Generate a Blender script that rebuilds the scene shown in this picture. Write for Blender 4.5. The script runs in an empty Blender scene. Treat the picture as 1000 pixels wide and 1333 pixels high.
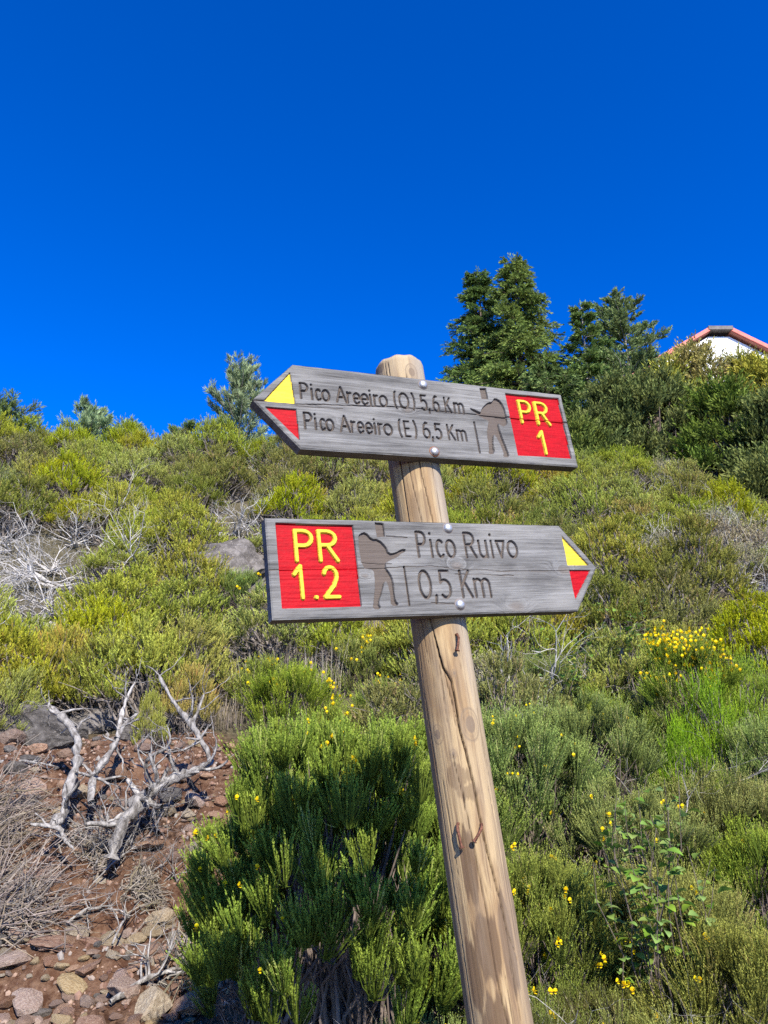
import bpy, math, random
import numpy as np
from mathutils import Vector, Matrix

# ------------------------------------------------------------------ camera, sky, sun, exposure
scene = bpy.context.scene
PITCH = math.radians(18.0)
CZ = 1.55
F_PX = 962.0
cam_data = bpy.data.cameras.new('camera')
cam = bpy.data.objects.new('camera', cam_data)
scene.collection.objects.link(cam)
cam.location = (0, 0, CZ)
cam.rotation_euler = (math.radians(90) + PITCH, 0, 0)
cam_data.sensor_fit = 'VERTICAL'
cam_data.sensor_height = 24.0
cam_data.lens = 24.0 * F_PX / 1333.0
cam_data.clip_start = 0.05
cam_data.clip_end = 3000
scene.camera = cam

SUN_AZ = math.radians(180 - 18.5)      # clockwise from +Y: behind the camera, to its right
SUN_EL = math.radians(38)
world = bpy.data.worlds.new('World'); scene.world = world; world.use_nodes = True
wn = world.node_tree; wn.nodes.clear()
sky = wn.nodes.new('ShaderNodeTexSky'); sky.sky_type = 'NISHITA'; sky.sun_disc = False
sky.sun_elevation = SUN_EL; sky.sun_rotation = SUN_AZ
sky.altitude = 1800; sky.air_density = .72; sky.dust_density = 0.4; sky.ozone_density = 5.0
hs = wn.nodes.new('ShaderNodeHueSaturation'); hs.inputs['Saturation'].default_value = 1.38; hs.inputs['Value'].default_value = 1.25; hs.inputs['Hue'].default_value = .517
bg = wn.nodes.new('ShaderNodeBackground'); bg.inputs['Strength'].default_value = 0.145
wo = wn.nodes.new('ShaderNodeOutputWorld')
wn.links.new(sky.outputs['Color'], hs.inputs['Color']); wn.links.new(hs.outputs['Color'], bg.inputs['Color'])
wn.links.new(bg.outputs['Background'], wo.inputs['Surface'])

sun_data = bpy.data.lights.new('sun', 'SUN'); sun_data.energy = 5.0; sun_data.angle = math.radians(0.53); sun_data.color = (1.0, 0.955, 0.87)
sun = bpy.data.objects.new('sun', sun_data); scene.collection.objects.link(sun)
SUNV = Vector((math.sin(SUN_AZ) * math.cos(SUN_EL), math.cos(SUN_AZ) * math.cos(SUN_EL), math.sin(SUN_EL)))
sun.rotation_euler = SUNV.to_track_quat('Z', 'Y').to_euler(); sun.location = (4, -6, 8)

scene.view_settings.view_transform = 'Standard'; scene.view_settings.look = 'None'
scene.view_settings.exposure = 1.05; scene.view_settings.gamma = 1.0; scene.view_settings.use_curve_mapping = False
scene.cycles.max_bounces = 6; scene.cycles.diffuse_bounces = 3; scene.cycles.glossy_bounces = 2
scene.cycles.transmission_bounces = 3; scene.cycles.use_denoising = False
scene.cycles.sample_clamp_indirect = 4.0

rng = np.random.default_rng(7)
random.seed(7)
COL = scene.collection

# ------------------------------------------------------------------ helpers
def hash2(ix, iy, s):
    h = (ix.astype(np.int64) * 374761393 + iy.astype(np.int64) * 668265263 + s * 982451653) & 0x7fffffff
    h = ((h ^ (h >> 13)) * 1274126177) & 0x7fffffff
    return ((h ^ (h >> 16)) & 0xffff) / 65535.0

def vnoise(x, y, s=0):
    x = np.asarray(x, float); y = np.asarray(y, float)
    ix = np.floor(x); iy = np.floor(y); fx = x - ix; fy = y - iy
    fx = fx * fx * (3 - 2 * fx); fy = fy * fy * (3 - 2 * fy)
    a = hash2(ix, iy, s); b = hash2(ix + 1, iy, s); c = hash2(ix, iy + 1, s); d = hash2(ix + 1, iy + 1, s)
    return (a * (1 - fx) + b * fx) * (1 - fy) + (c * (1 - fx) + d * fx) * fy

def fbm(x, y, s=0, o=4):
    t = 0; a = .5; n = 0
    for k in range(o):
        t = t + a * vnoise(np.asarray(x) * 2 ** k, np.asarray(y) * 2 ** k, s + k); n += a; a *= .5
    return t / n

def norm(v):
    return v / np.maximum(np.linalg.norm(v, axis=-1, keepdims=True), 1e-9)

def smooth(x, a, b):
    t = np.clip((np.asarray(x, float) - a) / (b - a), 0, 1); return t * t * (3 - 2 * t)

def make_mesh(name, V, polys, mats, attrs=None, smooth_shade=False, mi=None):
    me = bpy.data.meshes.new(name)
    V = np.asarray(V, np.float32).reshape(-1, 3)
    polys = [np.asarray(p, np.int32) for p in polys if len(p)]
    tot = np.concatenate([np.full(len(p), p.shape[1], np.int32) for p in polys])
    loops = np.concatenate([p.ravel() for p in polys])
    me.vertices.add(len(V)); me.vertices.foreach_set('co', V.ravel())
    me.loops.add(len(loops)); me.loops.foreach_set('vertex_index', loops)
    me.polygons.add(len(tot))
    st = np.zeros(len(tot), np.int32); st[1:] = np.cumsum(tot)[:-1]
    me.polygons.foreach_set('loop_start', st)
    if mi is not None: me.polygons.foreach_set('material_index', np.asarray(mi, np.int32))
    me.polygons.foreach_set('use_smooth', np.full(len(tot), bool(smooth_shade)))
    for k, a in (attrs or {}).items():
        at = me.attributes.new(k, 'FLOAT', 'POINT'); at.data.foreach_set('value', np.asarray(a, np.float32).ravel())
    me.update(calc_edges=True)
    for m in (mats if isinstance(mats, (list, tuple)) else [mats]): me.materials.append(m)
    return me

def link(name, me, parent=None, loc=None, label=None, cat=None, group=None, kind=None):
    o = bpy.data.objects.new(name, me); COL.objects.link(o)
    if parent: o.parent = parent
    if loc is not None: o.location = loc
    tag(o, label, cat, group, kind)
    return o

def tag(o, label=None, cat=None, group=None, kind=None):
    for k, v in (('label', label), ('category', cat), ('group', group), ('kind', kind)):
        if v: o[k] = v
    return o

def copy_tree(o, parent=None):
    c = o.copy(); COL.objects.link(c); c.parent = parent
    for ch in list(o.children): copy_tree(ch, c)
    return c

class Geo:
    """collects vertices and faces with the attributes tint and rnd"""
    def __init__(s): s.V = []; s.P = {}; s.t = []; s.r = []; s.n = 0
    def add(s, V, F, tint=0.5, rnd=0.5):
        V = np.asarray(V, float).reshape(-1, 3); F = np.asarray(F, np.int64)
        s.V.append(V); s.P.setdefault(F.shape[1], []).append(F + s.n)
        s.t.append(np.broadcast_to(np.asarray(tint, float).ravel(), (len(V),)) if np.size(tint) in (1, len(V)) else tint)
        s.r.append(np.broadcast_to(np.asarray(rnd, float).ravel(), (len(V),)))
        s.n += len(V)
    def mesh(s, name, mat, smooth_shade=False):
        return make_mesh(name, np.concatenate(s.V), [np.concatenate(p) for p in s.P.values()], mat,
                         {'tint': np.concatenate(s.t), 'rnd': np.concatenate(s.r)}, smooth_shade)

def perp(D, ang):
    ref = np.where(np.abs(D[..., 2:3]) > .9, np.array([1., 0, 0]), np.array([0, 0, 1.]))
    a = norm(np.cross(D, ref)); b = np.cross(D, a)
    return a * np.cos(ang)[..., None] + b * np.sin(ang)[..., None]

def add_leaves(g, B, D, L, W, tint, rnd, R, diamond=False, cup=0.0):
    """thin leaf faces: base B, direction D, length L, width W (all flat arrays)"""
    n = len(B); D = norm(D)
    S = perp(D, R.uniform(0, 6.283, n))
    L = np.broadcast_to(L, n)[:, None]; W = np.broadcast_to(W, n)[:, None]
    if diamond:
        N = np.cross(D, S)
        V = np.stack([B, B + D * L * .45 + S * W * .5 + N * cup * W, B + D * L, B + D * L * .45 - S * W * .5 + N * cup * W], 1)
        F = np.arange(n * 4).reshape(n, 4); k = 4
    else:
        V = np.stack([B - S * W * .5, B + S * W * .5, B + D * L], 1); F = np.arange(n * 3).reshape(n, 3); k = 3
    g.add(V.reshape(-1, 3), F, np.repeat(np.broadcast_to(tint, n), k), np.repeat(np.broadcast_to(rnd, n), k))

def add_tubes(g, P, Rr, sides=5, tint=0.5, rnd=0.5, cap=True):
    """P (B,n,3) polylines, Rr (B,n) radii"""
    P = np.asarray(P, float); Rr = np.asarray(Rr, float)
    if P.ndim == 2: P = P[None]; Rr = Rr[None]
    Bn, n = P.shape[:2]
    T = np.gradient(P, axis=1); T = norm(T)
    ref = np.where(np.abs(T[:, :1, 2:3]) > .8, np.array([1., .1, 0]), np.array([.1, 0, 1.]))
    a = norm(np.cross(T, np.broadcast_to(ref, T.shape))); b = np.cross(T, a)
    th = np.arange(sides) * 2 * math.pi / sides
    V = P[:, :, None] + Rr[:, :, None, None] * (a[:, :, None] * np.cos(th)[:, None] + b[:, :, None] * np.sin(th)[:, None])
    idx = np.arange(Bn * n * sides).reshape(Bn, n, sides)
    i0 = idx[:, :-1]; i1 = idx[:, 1:]
    F = np.stack([i0, np.roll(i0, -1, 2), np.roll(i1, -1, 2), i1], -1).reshape(-1, 4)
    tt = np.broadcast_to(np.asarray(tint, float).reshape(-1, 1, 1) if np.ndim(tint) else np.full((1, 1, 1), tint), (Bn, n, sides))
    rr = np.broadcast_to(np.asarray(rnd, float).reshape(-1, 1, 1) if np.ndim(rnd) else np.full((1, 1, 1), rnd), (Bn, n, sides))
    g.add(V.reshape(-1, 3), F, tt.ravel(), rr.ravel())

# pixel (1000 x 1333 photograph) -> ray, used only to read distances off the picture while laying things out
def ray(px, py):
    a = (px - 500) / F_PX; b = (666.5 - py) / F_PX
    return np.array([a, math.cos(PITCH) - b * math.sin(PITCH), math.sin(PITCH) + b * math.cos(PITCH)])
def at(px, py, y):
    d = ray(px, py); return d / d[1] * y + np.array([0, 0, CZ])
def project(p):
    x, y, z = p[0], p[1], p[2] - CZ
    zc = y * math.cos(PITCH) + z * math.sin(PITCH); yc = -y * math.sin(PITCH) + z * math.cos(PITCH)
    return 500 + F_PX * x / zc, 666.5 - F_PX * yc / zc

# ------------------------------------------------------------------ materials
def new_mat(name):
    m = bpy.data.materials.new(name); m.use_nodes = True
    nt = m.node_tree; nt.nodes.clear()
    out = nt.nodes.new('ShaderNodeOutputMaterial')
    return m, nt, out
def N(nt, typ, **kw):
    n = nt.nodes.new(typ)
    for k, v in kw.items():
        if k in n.inputs.keys() if hasattr(n.inputs, 'keys') else False: n.inputs[k].default_value = v
        else: setattr(n, k, v)
    return n
def L(nt, a, b): nt.links.new(a, b)
def mixc(nt, fac, a, b, blend='MIX'):
    n = nt.nodes.new('ShaderNodeMix'); n.data_type = 'RGBA'; n.blend_type = blend
    for sock, v in ((n.inputs['Factor'], fac), (n.inputs[6], a), (n.inputs[7], b)):
        if isinstance(v, (int, float)): sock.default_value = v
        elif isinstance(v, tuple): sock.default_value = (*v, 1) if len(v) == 3 else v
        else: nt.links.new(v, sock)
    return n.outputs[2]
def attr(nt, name):
    n = nt.nodes.new('ShaderNodeAttribute'); n.attribute_name = name; return n.outputs['Fac']
def mathn(nt, op, a, b=None, c=None, clamp=False):
    n = nt.nodes.new('ShaderNodeMath'); n.operation = op; n.use_clamp = clamp
    for i, v in enumerate((a, b, c)):
        if v is None: continue
        if isinstance(v, (int, float)): n.inputs[i].default_value = v
        else: nt.links.new(v, n.inputs[i])
    return n.outputs[0]
def ramp(nt, fac, stops):
    n = nt.nodes.new('ShaderNodeValToRGB'); cr = n.color_ramp
    while len(cr.elements) < len(stops): cr.elements.new(.5)
    for e, (p, c) in zip(cr.elements, stops): e.position = p; e.color = (*c, 1) if len(c) == 3 else c
    nt.links.new(fac, n.inputs['Fac']); return n.outputs['Color']
def noise(nt, vec, scale, detail=4, rough=.55, dist=0.0):
    n = nt.nodes.new('ShaderNodeTexNoise'); n.inputs['Scale'].default_value = scale; n.inputs['Detail'].default_value = detail
    n.inputs['Roughness'].default_value = rough; n.inputs['Distortion'].default_value = dist
    if vec is not None: nt.links.new(vec, n.inputs['Vector'])
    return n.outputs['Fac']
def coords(nt, kind='Object', scale=(1, 1, 1)):
    t = nt.nodes.new('ShaderNodeTexCoord'); m = nt.nodes.new('ShaderNodeMapping'); m.inputs['Scale'].default_value = scale
    nt.links.new(t.outputs[kind], m.inputs['Vector']); return m.outputs['Vector']
def principled(nt, out, color, rough=.6, spec=.3, metallic=0.0, bump=None, bump_s=.3, bump_d=.01):
    p = nt.nodes.new('ShaderNodeBsdfPrincipled')
    if isinstance(color, tuple): p.inputs['Base Color'].default_value = (*color, 1)
    else: nt.links.new(color, p.inputs['Base Color'])
    if isinstance(rough, (int, float)): p.inputs['Roughness'].default_value = rough
    else: nt.links.new(rough, p.inputs['Roughness'])
    p.inputs['Specular IOR Level'].default_value = spec; p.inputs['Metallic'].default_value = metallic
    if bump is not None:
        b = nt.nodes.new('ShaderNodeBump'); b.inputs['Strength'].default_value = bump_s; b.inputs['Distance'].default_value = bump_d
        nt.links.new(bump, b.inputs['Height']); nt.links.new(b.outputs['Normal'], p.inputs['Normal'])
    if out is not None: nt.links.new(p.outputs['BSDF'], out.inputs['Surface'])
    return p

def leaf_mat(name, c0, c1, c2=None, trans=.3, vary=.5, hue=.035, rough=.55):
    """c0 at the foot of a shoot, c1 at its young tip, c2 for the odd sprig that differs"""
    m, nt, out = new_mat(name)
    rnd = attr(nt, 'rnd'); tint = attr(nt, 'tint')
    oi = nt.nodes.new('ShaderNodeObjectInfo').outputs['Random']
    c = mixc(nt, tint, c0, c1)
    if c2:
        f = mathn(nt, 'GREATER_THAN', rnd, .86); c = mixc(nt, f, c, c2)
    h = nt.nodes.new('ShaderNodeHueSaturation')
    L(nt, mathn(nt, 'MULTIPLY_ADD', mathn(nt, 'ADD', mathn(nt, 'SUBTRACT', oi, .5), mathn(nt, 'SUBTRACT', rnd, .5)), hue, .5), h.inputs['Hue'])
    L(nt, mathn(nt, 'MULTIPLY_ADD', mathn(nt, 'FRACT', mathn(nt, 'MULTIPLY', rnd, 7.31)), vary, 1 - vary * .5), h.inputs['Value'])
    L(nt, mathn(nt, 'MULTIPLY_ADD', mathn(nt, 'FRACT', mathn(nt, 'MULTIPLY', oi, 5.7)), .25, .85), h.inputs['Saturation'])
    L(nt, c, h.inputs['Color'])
    p = principled(nt, None, h.outputs['Color'], rough + .12, .10)
    t = nt.nodes.new('ShaderNodeBsdfTranslucent'); L(nt, h.outputs['Color'], t.inputs['Color'])
    mx = nt.nodes.new('ShaderNodeMixShader'); mx.inputs[0].default_value = trans
    L(nt, p.outputs['BSDF'], mx.inputs[1]); L(nt, t.outputs['BSDF'], mx.inputs[2]); L(nt, mx.outputs[0], out.inputs['Surface'])
    return m

def twig_mat(name, c0, c1, scale=30, bump=.4):
    m, nt, out = new_mat(name)
    v = coords(nt, 'Object', (1, 1, .35)); n = noise(nt, v, scale, 5, .65)
    c = ramp(nt, n, [(.32, c0), (.62, c1)])
    rnd = attr(nt, 'rnd'); h = nt.nodes.new('ShaderNodeHueSaturation'); L(nt, c, h.inputs['Color'])
    L(nt, mathn(nt, 'MULTIPLY_ADD', rnd, .5, .75), h.inputs['Value'])
    principled(nt, out, h.outputs['Color'], .8, .15, bump=n, bump_s=bump, bump_d=.02)
    return m

M = {}
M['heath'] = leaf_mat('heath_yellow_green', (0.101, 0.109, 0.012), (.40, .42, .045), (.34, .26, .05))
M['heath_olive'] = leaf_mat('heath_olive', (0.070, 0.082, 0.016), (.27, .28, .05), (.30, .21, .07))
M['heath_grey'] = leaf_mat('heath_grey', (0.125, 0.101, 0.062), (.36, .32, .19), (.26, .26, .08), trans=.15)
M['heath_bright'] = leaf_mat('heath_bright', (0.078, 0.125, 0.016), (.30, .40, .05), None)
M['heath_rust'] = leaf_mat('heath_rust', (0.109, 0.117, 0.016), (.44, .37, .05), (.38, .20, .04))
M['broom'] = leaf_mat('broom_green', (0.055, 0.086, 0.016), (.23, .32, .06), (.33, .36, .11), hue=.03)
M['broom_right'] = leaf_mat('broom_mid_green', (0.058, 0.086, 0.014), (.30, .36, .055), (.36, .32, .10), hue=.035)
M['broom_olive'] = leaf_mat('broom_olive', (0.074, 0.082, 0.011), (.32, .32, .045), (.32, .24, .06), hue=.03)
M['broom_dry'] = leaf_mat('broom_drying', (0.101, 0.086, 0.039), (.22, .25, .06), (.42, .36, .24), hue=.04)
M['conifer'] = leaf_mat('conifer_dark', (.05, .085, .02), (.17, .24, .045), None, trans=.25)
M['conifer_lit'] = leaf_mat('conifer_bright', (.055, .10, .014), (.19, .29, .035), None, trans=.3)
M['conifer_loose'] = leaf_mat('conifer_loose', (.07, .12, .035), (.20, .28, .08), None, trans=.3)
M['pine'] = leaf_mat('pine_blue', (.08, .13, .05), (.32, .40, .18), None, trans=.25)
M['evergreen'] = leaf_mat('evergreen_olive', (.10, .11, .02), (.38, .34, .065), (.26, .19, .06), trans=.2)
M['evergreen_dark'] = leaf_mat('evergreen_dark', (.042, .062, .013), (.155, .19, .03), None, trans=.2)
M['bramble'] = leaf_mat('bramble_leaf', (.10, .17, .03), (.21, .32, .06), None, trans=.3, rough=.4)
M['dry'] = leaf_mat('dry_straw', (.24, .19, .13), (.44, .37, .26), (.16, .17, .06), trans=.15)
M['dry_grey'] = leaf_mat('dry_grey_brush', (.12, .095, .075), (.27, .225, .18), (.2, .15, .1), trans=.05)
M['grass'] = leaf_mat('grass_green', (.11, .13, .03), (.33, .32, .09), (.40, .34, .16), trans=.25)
M['bleached'] = twig_mat('bleached_wood', (.22, .20, .18), (.46, .43, .39))
M['dead_limb'] = twig_mat('weathered_limb', (.06, .05, .042), (.34, .315, .285), 40, 1.0)
M['bark'] = twig_mat('bark_brown', (.06, .045, .035), (.16, .125, .10))
M['bark_mid'] = twig_mat('bark_mid', (.075, .06, .05), (.20, .17, .145))
M['bark_grey'] = twig_mat('bark_grey', (.10, .09, .08), (.28, .25, .22))

def flower_mat():
    m, nt, out = new_mat('yellow_petal')
    oi = nt.nodes.new('ShaderNodeObjectInfo').outputs['Random']
    c = mixc(nt, oi, (.88, .72, .01), (.88, .60, .01))
    p = principled(nt, None, c, .5, .25)
    t = nt.nodes.new('ShaderNodeBsdfTranslucent'); L(nt, c, t.inputs['Color'])
    mx = nt.nodes.new('ShaderNodeMixShader'); mx.inputs[0].default_value = .35
    L(nt, p.outputs['BSDF'], mx.inputs[1]); L(nt, t.outputs['BSDF'], mx.inputs[2]); L(nt, mx.outputs[0], out.inputs['Surface'])
    return m
M['petal'] = flower_mat()

def rock_mat(name, a, b, c, scale=6):
    m, nt, out = new_mat(name)
    v = coords(nt, 'Object'); oi = nt.nodes.new('ShaderNodeObjectInfo').outputs['Random']
    n1 = noise(nt, v, scale, 8, .65); n2 = noise(nt, v, scale * 5, 6, .7)
    col = ramp(nt, n1, [(.3, a), (.5, b), (.68, c)])
    col = mixc(nt, ramp(nt, n2, [(.55, (0, 0, 0)), (.68, (1, 1, 1))]), col, tuple(min(1, x * 1.5) for x in c))
    h = nt.nodes.new('ShaderNodeHueSaturation'); L(nt, col, h.inputs['Color'])
    L(nt, mathn(nt, 'MULTIPLY_ADD', oi, .6, .7), h.inputs['Value']); L(nt, mathn(nt, 'MULTIPLY_ADD', mathn(nt, 'FRACT', mathn(nt, 'MULTIPLY', oi, 9.3)), .5, .85), h.inputs['Saturation'])
    principled(nt, out, h.outputs['Color'], .85, .2, bump=mathn(nt, 'ADD', n1, mathn(nt, 'MULTIPLY', n2, .5)), bump_s=.7, bump_d=.03)
    return m
M['rock_grey'] = rock_mat('rock_grey', (.045, .039, .034), (.098, .087, .077), (.18, .163, .147))
M['rock_red'] = rock_mat('rock_red_brown', (.10, .057, .042), (.21, .13, .095), (.28, .21, .16), 9)
M['rock_pink'] = rock_mat('rock_pinkish', (.15, .093, .07), (.26, .175, .13), (.33, .26, .20), 9)
M['rock_tan'] = rock_mat('rock_tan', (.15, .11, .068), (.255, .20, .135), (.32, .27, .19), 9)

def ground_mat():
    m, nt, out = new_mat('hillside_soil')
    v = coords(nt, 'Object'); bare = attr(nt, 'bare')
    n1 = noise(nt, v, 2.3, 8, .6); n2 = noise(nt, v, 26, 8, .7); n3 = noise(nt, v, 110, 4, .7)
    soil = ramp(nt, n1, [(.3, (.034, .017, .010)), (.5, (.078, .036, .020)), (.7, (.17, .09, .052))])
    soil = mixc(nt, ramp(nt, n2, [(.42, (0, 0, 0)), (.66, (1, 1, 1))]), soil, (.20, .12, .075))
    lit = ramp(nt, n2, [(.3, (.035, .032, .02)), (.55, (.10, .085, .05)), (.75, (.21, .18, .11))])
    col = mixc(nt, bare, lit, soil)
    hgt = mathn(nt, 'ADD', mathn(nt, 'MULTIPLY', n2, 1.0), mathn(nt, 'MULTIPLY', n3, .4))
    principled(nt, out, col, .95, .1, bump=hgt, bump_s=.9, bump_d=.035)
    return m
M['ground'] = ground_mat()

# ------------------------------------------------------------------ the hillside
PY = np.array([-200, -40, -8, 0, 1.2, 2.0, 2.6, 3.2, 3.6, 4.0, 4.6, 5.1, 5.7, 7.0, 9.5, 12.5, 14.2, 15.5, 17.5, 24, 40, 120, 900])
PZ = np.array([-30, -8, -1.9, -1.5, -1.42, -1.18, -1.0, -.80, -.64, -.45, -.13, .06, .30, .93, 2.35, 4.35, 5.40, 5.75, 5.6, 5.0, 3.0, -10, -120])
def terrain(x, y):
    x = np.asarray(x, float); y = np.asarray(y, float)
    yy = y + .35 * (fbm(x * .5, y * .5, 3, 3) - .5)
    z = np.interp(yy, PY, PZ)
    far = smooth(y, 6, 13)
    z = z + far * np.where(x < 0, .05 * np.clip(-x, 0, 12), 0)                     # a touch higher to the left
    z = z - far * smooth(x, 4.2, 9.0) * 2.2 * smooth(y, 7, 12) * (1 - smooth(y, 16, 22))   # ridge falls off to the right
    z = z + 7.5 * smooth(x - .28 * y, 0.2, 4) * smooth(y, 19, 30) * (1 - smooth(y, 60, 140))   # the rise the house stands on
    g = smooth(-x, .15, .75) * (1 - smooth(-x, 4.5, 7)) * smooth(y, 1.0, 2.4) * (1 - smooth(y, 3.3, 4.9))
    z = z - .20 * g                                                               # washed-out gully at the left
    z = z + (fbm(x * 1.1, y * 1.1, 11, 4) - .5) * .28 * smooth(y, 2, 6)
    b = smooth(-x, .35, .7) * (1 - smooth(-x, 3, 5)) * smooth(y, 2.6, 3.2) * (1 - smooth(y, 5.0, 5.8))
    z = z + (fbm(x * 5, y * 5, 21, 3) - .5) * (.09 + .13 * b)
    z = z - .16 * np.exp(-(((x + .93) / .16) ** 2 + ((y - 3.95) / .16) ** 2)) - .12 * np.exp(-(((x + 1.3) / .12) ** 2 + ((y - 3.8) / .12) ** 2))   # washed-out pits
    return z + CZ
def tz(x, y): return float(terrain(np.array([x]), np.array([y]))[0])
def ground_hit(px, py):
    d = ray(px, py); t = np.arange(1.0, 60, .01)
    P = d[None] * t[:, None] + np.array([0, 0, CZ]); hit = P[:, 2] < terrain(P[:, 0], P[:, 1])
    if not hit.any():                     # just over the skyline: stand it on the ridge
        q = d / d[1] * 14.6; return np.array([q[0], 14.6, tz(q[0], 14.6)])
    return P[np.argmax(hit)]
def bare_mask(x, y):
    """1 where the washed-out soil shows"""
    x = np.asarray(x, float); y = np.asarray(y, float)
    e = .35 * (fbm(x * 2.2, y * 2.2, 31, 3) - .5)
    m = smooth(-x + e, .42, .62) * smooth(y, .6, 1.0) * (1 - smooth(y + e, 4.9, 5.4))
    m2 = smooth(.9 - np.hypot((x + 1.2) / 1.0, (y - 4.7) / .7) + e, -.1, .15)
    return np.clip(np.maximum(m, m2) + (1 - smooth(y, .2, 1.3)), 0, 1)

def axis_lines(lo, a, b, hi, st, grow=1.18):
    l = list(np.arange(a, b, st)); s = st; v = b
    while v < hi: l.append(v); s *= grow; v += s
    s = st; v = a - st
    while v > lo: l.insert(0, v); s *= grow; v -= s
    return np.array(l)
gx = axis_lines(-700, -3.4, 3.0, 700, .045, 1.13); gy = axis_lines(-150, 1.4, 7.0, 1200, .045, 1.10)
GX, GY = np.meshgrid(gx, gy); GZ = terrain(GX, GY)
nx, ny = len(gx), len(gy); gi = np.arange(nx * ny).reshape(ny, nx)
gf = np.stack([gi[:-1, :-1], gi[:-1, 1:], gi[1:, 1:], gi[1:, :-1]], -1).reshape(-1, 4)
ground = link('ground', make_mesh('ground', np.stack([GX, GY, GZ], -1), [gf], M['ground'], {'bare': bare_mask(GX, GY)}, True), kind='structure')
ground['label'] = 'rising hillside of red-brown soil and litter under the shrubs'

# ------------------------------------------------------------------ sign boards and post
def cw(v):      # camera axes (right, up, forward) -> world
    return Vector((v[0], v[2] * math.cos(PITCH) - v[1] * math.sin(PITCH), v[2] * math.sin(PITCH) + v[1] * math.cos(PITCH)))
U_AX = cw((-.12517737, .92618738, .35567901)).normalized()
E_AX = cw((.91677322, -.02907083, .39834878)).normalized()
W_AX = U_AX.cross(E_AX).normalized()
POST_O = cw((.06455545, 0, 1.28095202)) + Vector((0, 0, CZ))
POST_R = .0448
def frame(origin):
    m = Matrix((E_AX, W_AX, U_AX)).transposed().to_4x4(); m.translation = origin; return m

def arc(cx, cy, rx, ry, a0, a1, n=10):
    t = np.radians(np.linspace(a0, a1, n)); return [(cx + rx * math.cos(q), cy + ry * math.sin(q)) for q in t]
XH = .68
GLYPH = {
    'P': [[(0, 0), (0, 1)], [(0, 1), (.5, 1)] + arc(.5, .75, .5, .25, 90, -90) + [(0, .5)]],
    'R': [[(0, 0), (0, 1)], [(0, 1), (.5, 1)] + arc(.5, .76, .46, .24, 90, -90) + [(0, .52)], [(.45, .52), (1, 0)]],
    'A': [[(0, 0), (.5, 1), (1, 0)], [(.2, .33), (.8, .33)]],
    'E': [[(1, 0), (0, 0), (0, 1), (1, 1)], [(0, .52), (.85, .52)]],
    'O': [arc(.5, .5, .5, .5, 0, 360, 24)], '0': [arc(.5, .5, .5, .5, 0, 360, 24)],
    'K': [[(0, 0), (0, 1)], [(.95, 1), (.06, .42)], [(.32, .58), (1, 0)]],
    'i': [[(.5, 0), (.5, XH)], [(.5, .93), (.5, .95)]],
    'c': [arc(.55, XH / 2, .55, XH / 2, 48, 312, 14)], 'o': [arc(.5, XH / 2, .5, XH / 2, 0, 360, 20)],
    'r': [[(0, 0), (0, XH)], [(0, XH * .6)] + arc(.75, XH * .55, .72, XH * .43, 170, 75, 6)],
    'e': [[(0.04, XH * .5), (1, XH * .5)] + arc(.5, XH / 2, .5, XH / 2, 0, 318, 18)],
    'u': [[(0, XH), (0, .22)] + arc(.5, .22, .5, .22, 180, 360, 9) + [(1, XH)], [(1, XH), (1, 0)]],
    'v': [[(0, XH), (.45, 0), (1, XH)], [(0, XH), (1, XH)]],
    'm': [[(0, 0), (0, XH)], [(0, XH * .6)] + arc(.25, XH * .68, .25, XH * .32, 180, 0, 8) + [(.5, 0)], [(.5, XH * .6)] + arc(.75, XH * .68, .25, XH * .32, 180, 0, 8) + [(1, 0)]],
    '(': [arc(1.0, .5, 1.0, .66, 120, 240, 10)], ')': [arc(0, .5, 1.0, .66, 60, -60, 10)],
    '5': [[(.92, 1), (.12, 1), (.06, .56)] + arc(.45, .33, .52, .33, 125, -135, 14)],
    '6': [[(.72, 1)] + arc(.9, .4, .88, .7, 118, 170, 7) + arc(.5, .3, .5, .3, 180, -180, 18)],
    ',': [[(.6, .08), (.3, -.18)]], '.': [[(.45, .04), (.55, .04)]],
    '1': [[(0, .74), (1, 1), (1, 0)]],
    '2': [arc(.5, .72, .46, .28, 165, -20, 12) + [(.7, .38), (0, 0), (1, 0)]],
    '|': [[(.5, 0), (.5, 1)]],
}
def seg_dist(X, Y, pts):
    d = np.full(X.shape, 9.)
    for (ax, ay), (bx, by) in zip(pts[:-1], pts[1:]):
        vx, vy = bx - ax, by - ay; l2 = max(vx * vx + vy * vy, 1e-12)
        t = np.clip(((X - ax) * vx + (Y - ay) * vy) / l2, 0, 1)
        d = np.minimum(d, np.hypot(X - ax - t * vx, Y - ay - t * vy))
    return d
def poly_sdf(X, Y, pts):
    d = seg_dist(X, Y, list(pts) + [pts[0]]); ins = np.zeros(X.shape, bool)
    n = len(pts)
    for i in range(n):
        (ax, ay), (bx, by) = pts[i], pts[(i + 1) % n]
        if ay == by: continue
        c = ((ay > Y) != (by > Y)) & (X < (bx - ax) * (Y - ay) / (by - ay) + ax); ins ^= c
    return np.where(ins, -d, d)
def glyph_sdf(X, Y, ch, x0, x1, base, cap, half):
    d = np.full(X.shape, 9.)
    w = max(x1 - x0, 1e-6)
    for st in GLYPH[ch]:
        d = np.minimum(d, seg_dist(X, Y, [(x0 + px * w, base + py * cap) for px, py in st]))
    return d - half

def sharpen(pts, k=1):          # round off the measured outline a little
    p = np.array(pts, float)
    for _ in range(k):
        q = np.roll(p, -1, 0); p = np.stack([.75 * p + .25 * q, .25 * p + .75 * q], 1).reshape(-1, 2)
    return [tuple(v) for v in p]

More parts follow.
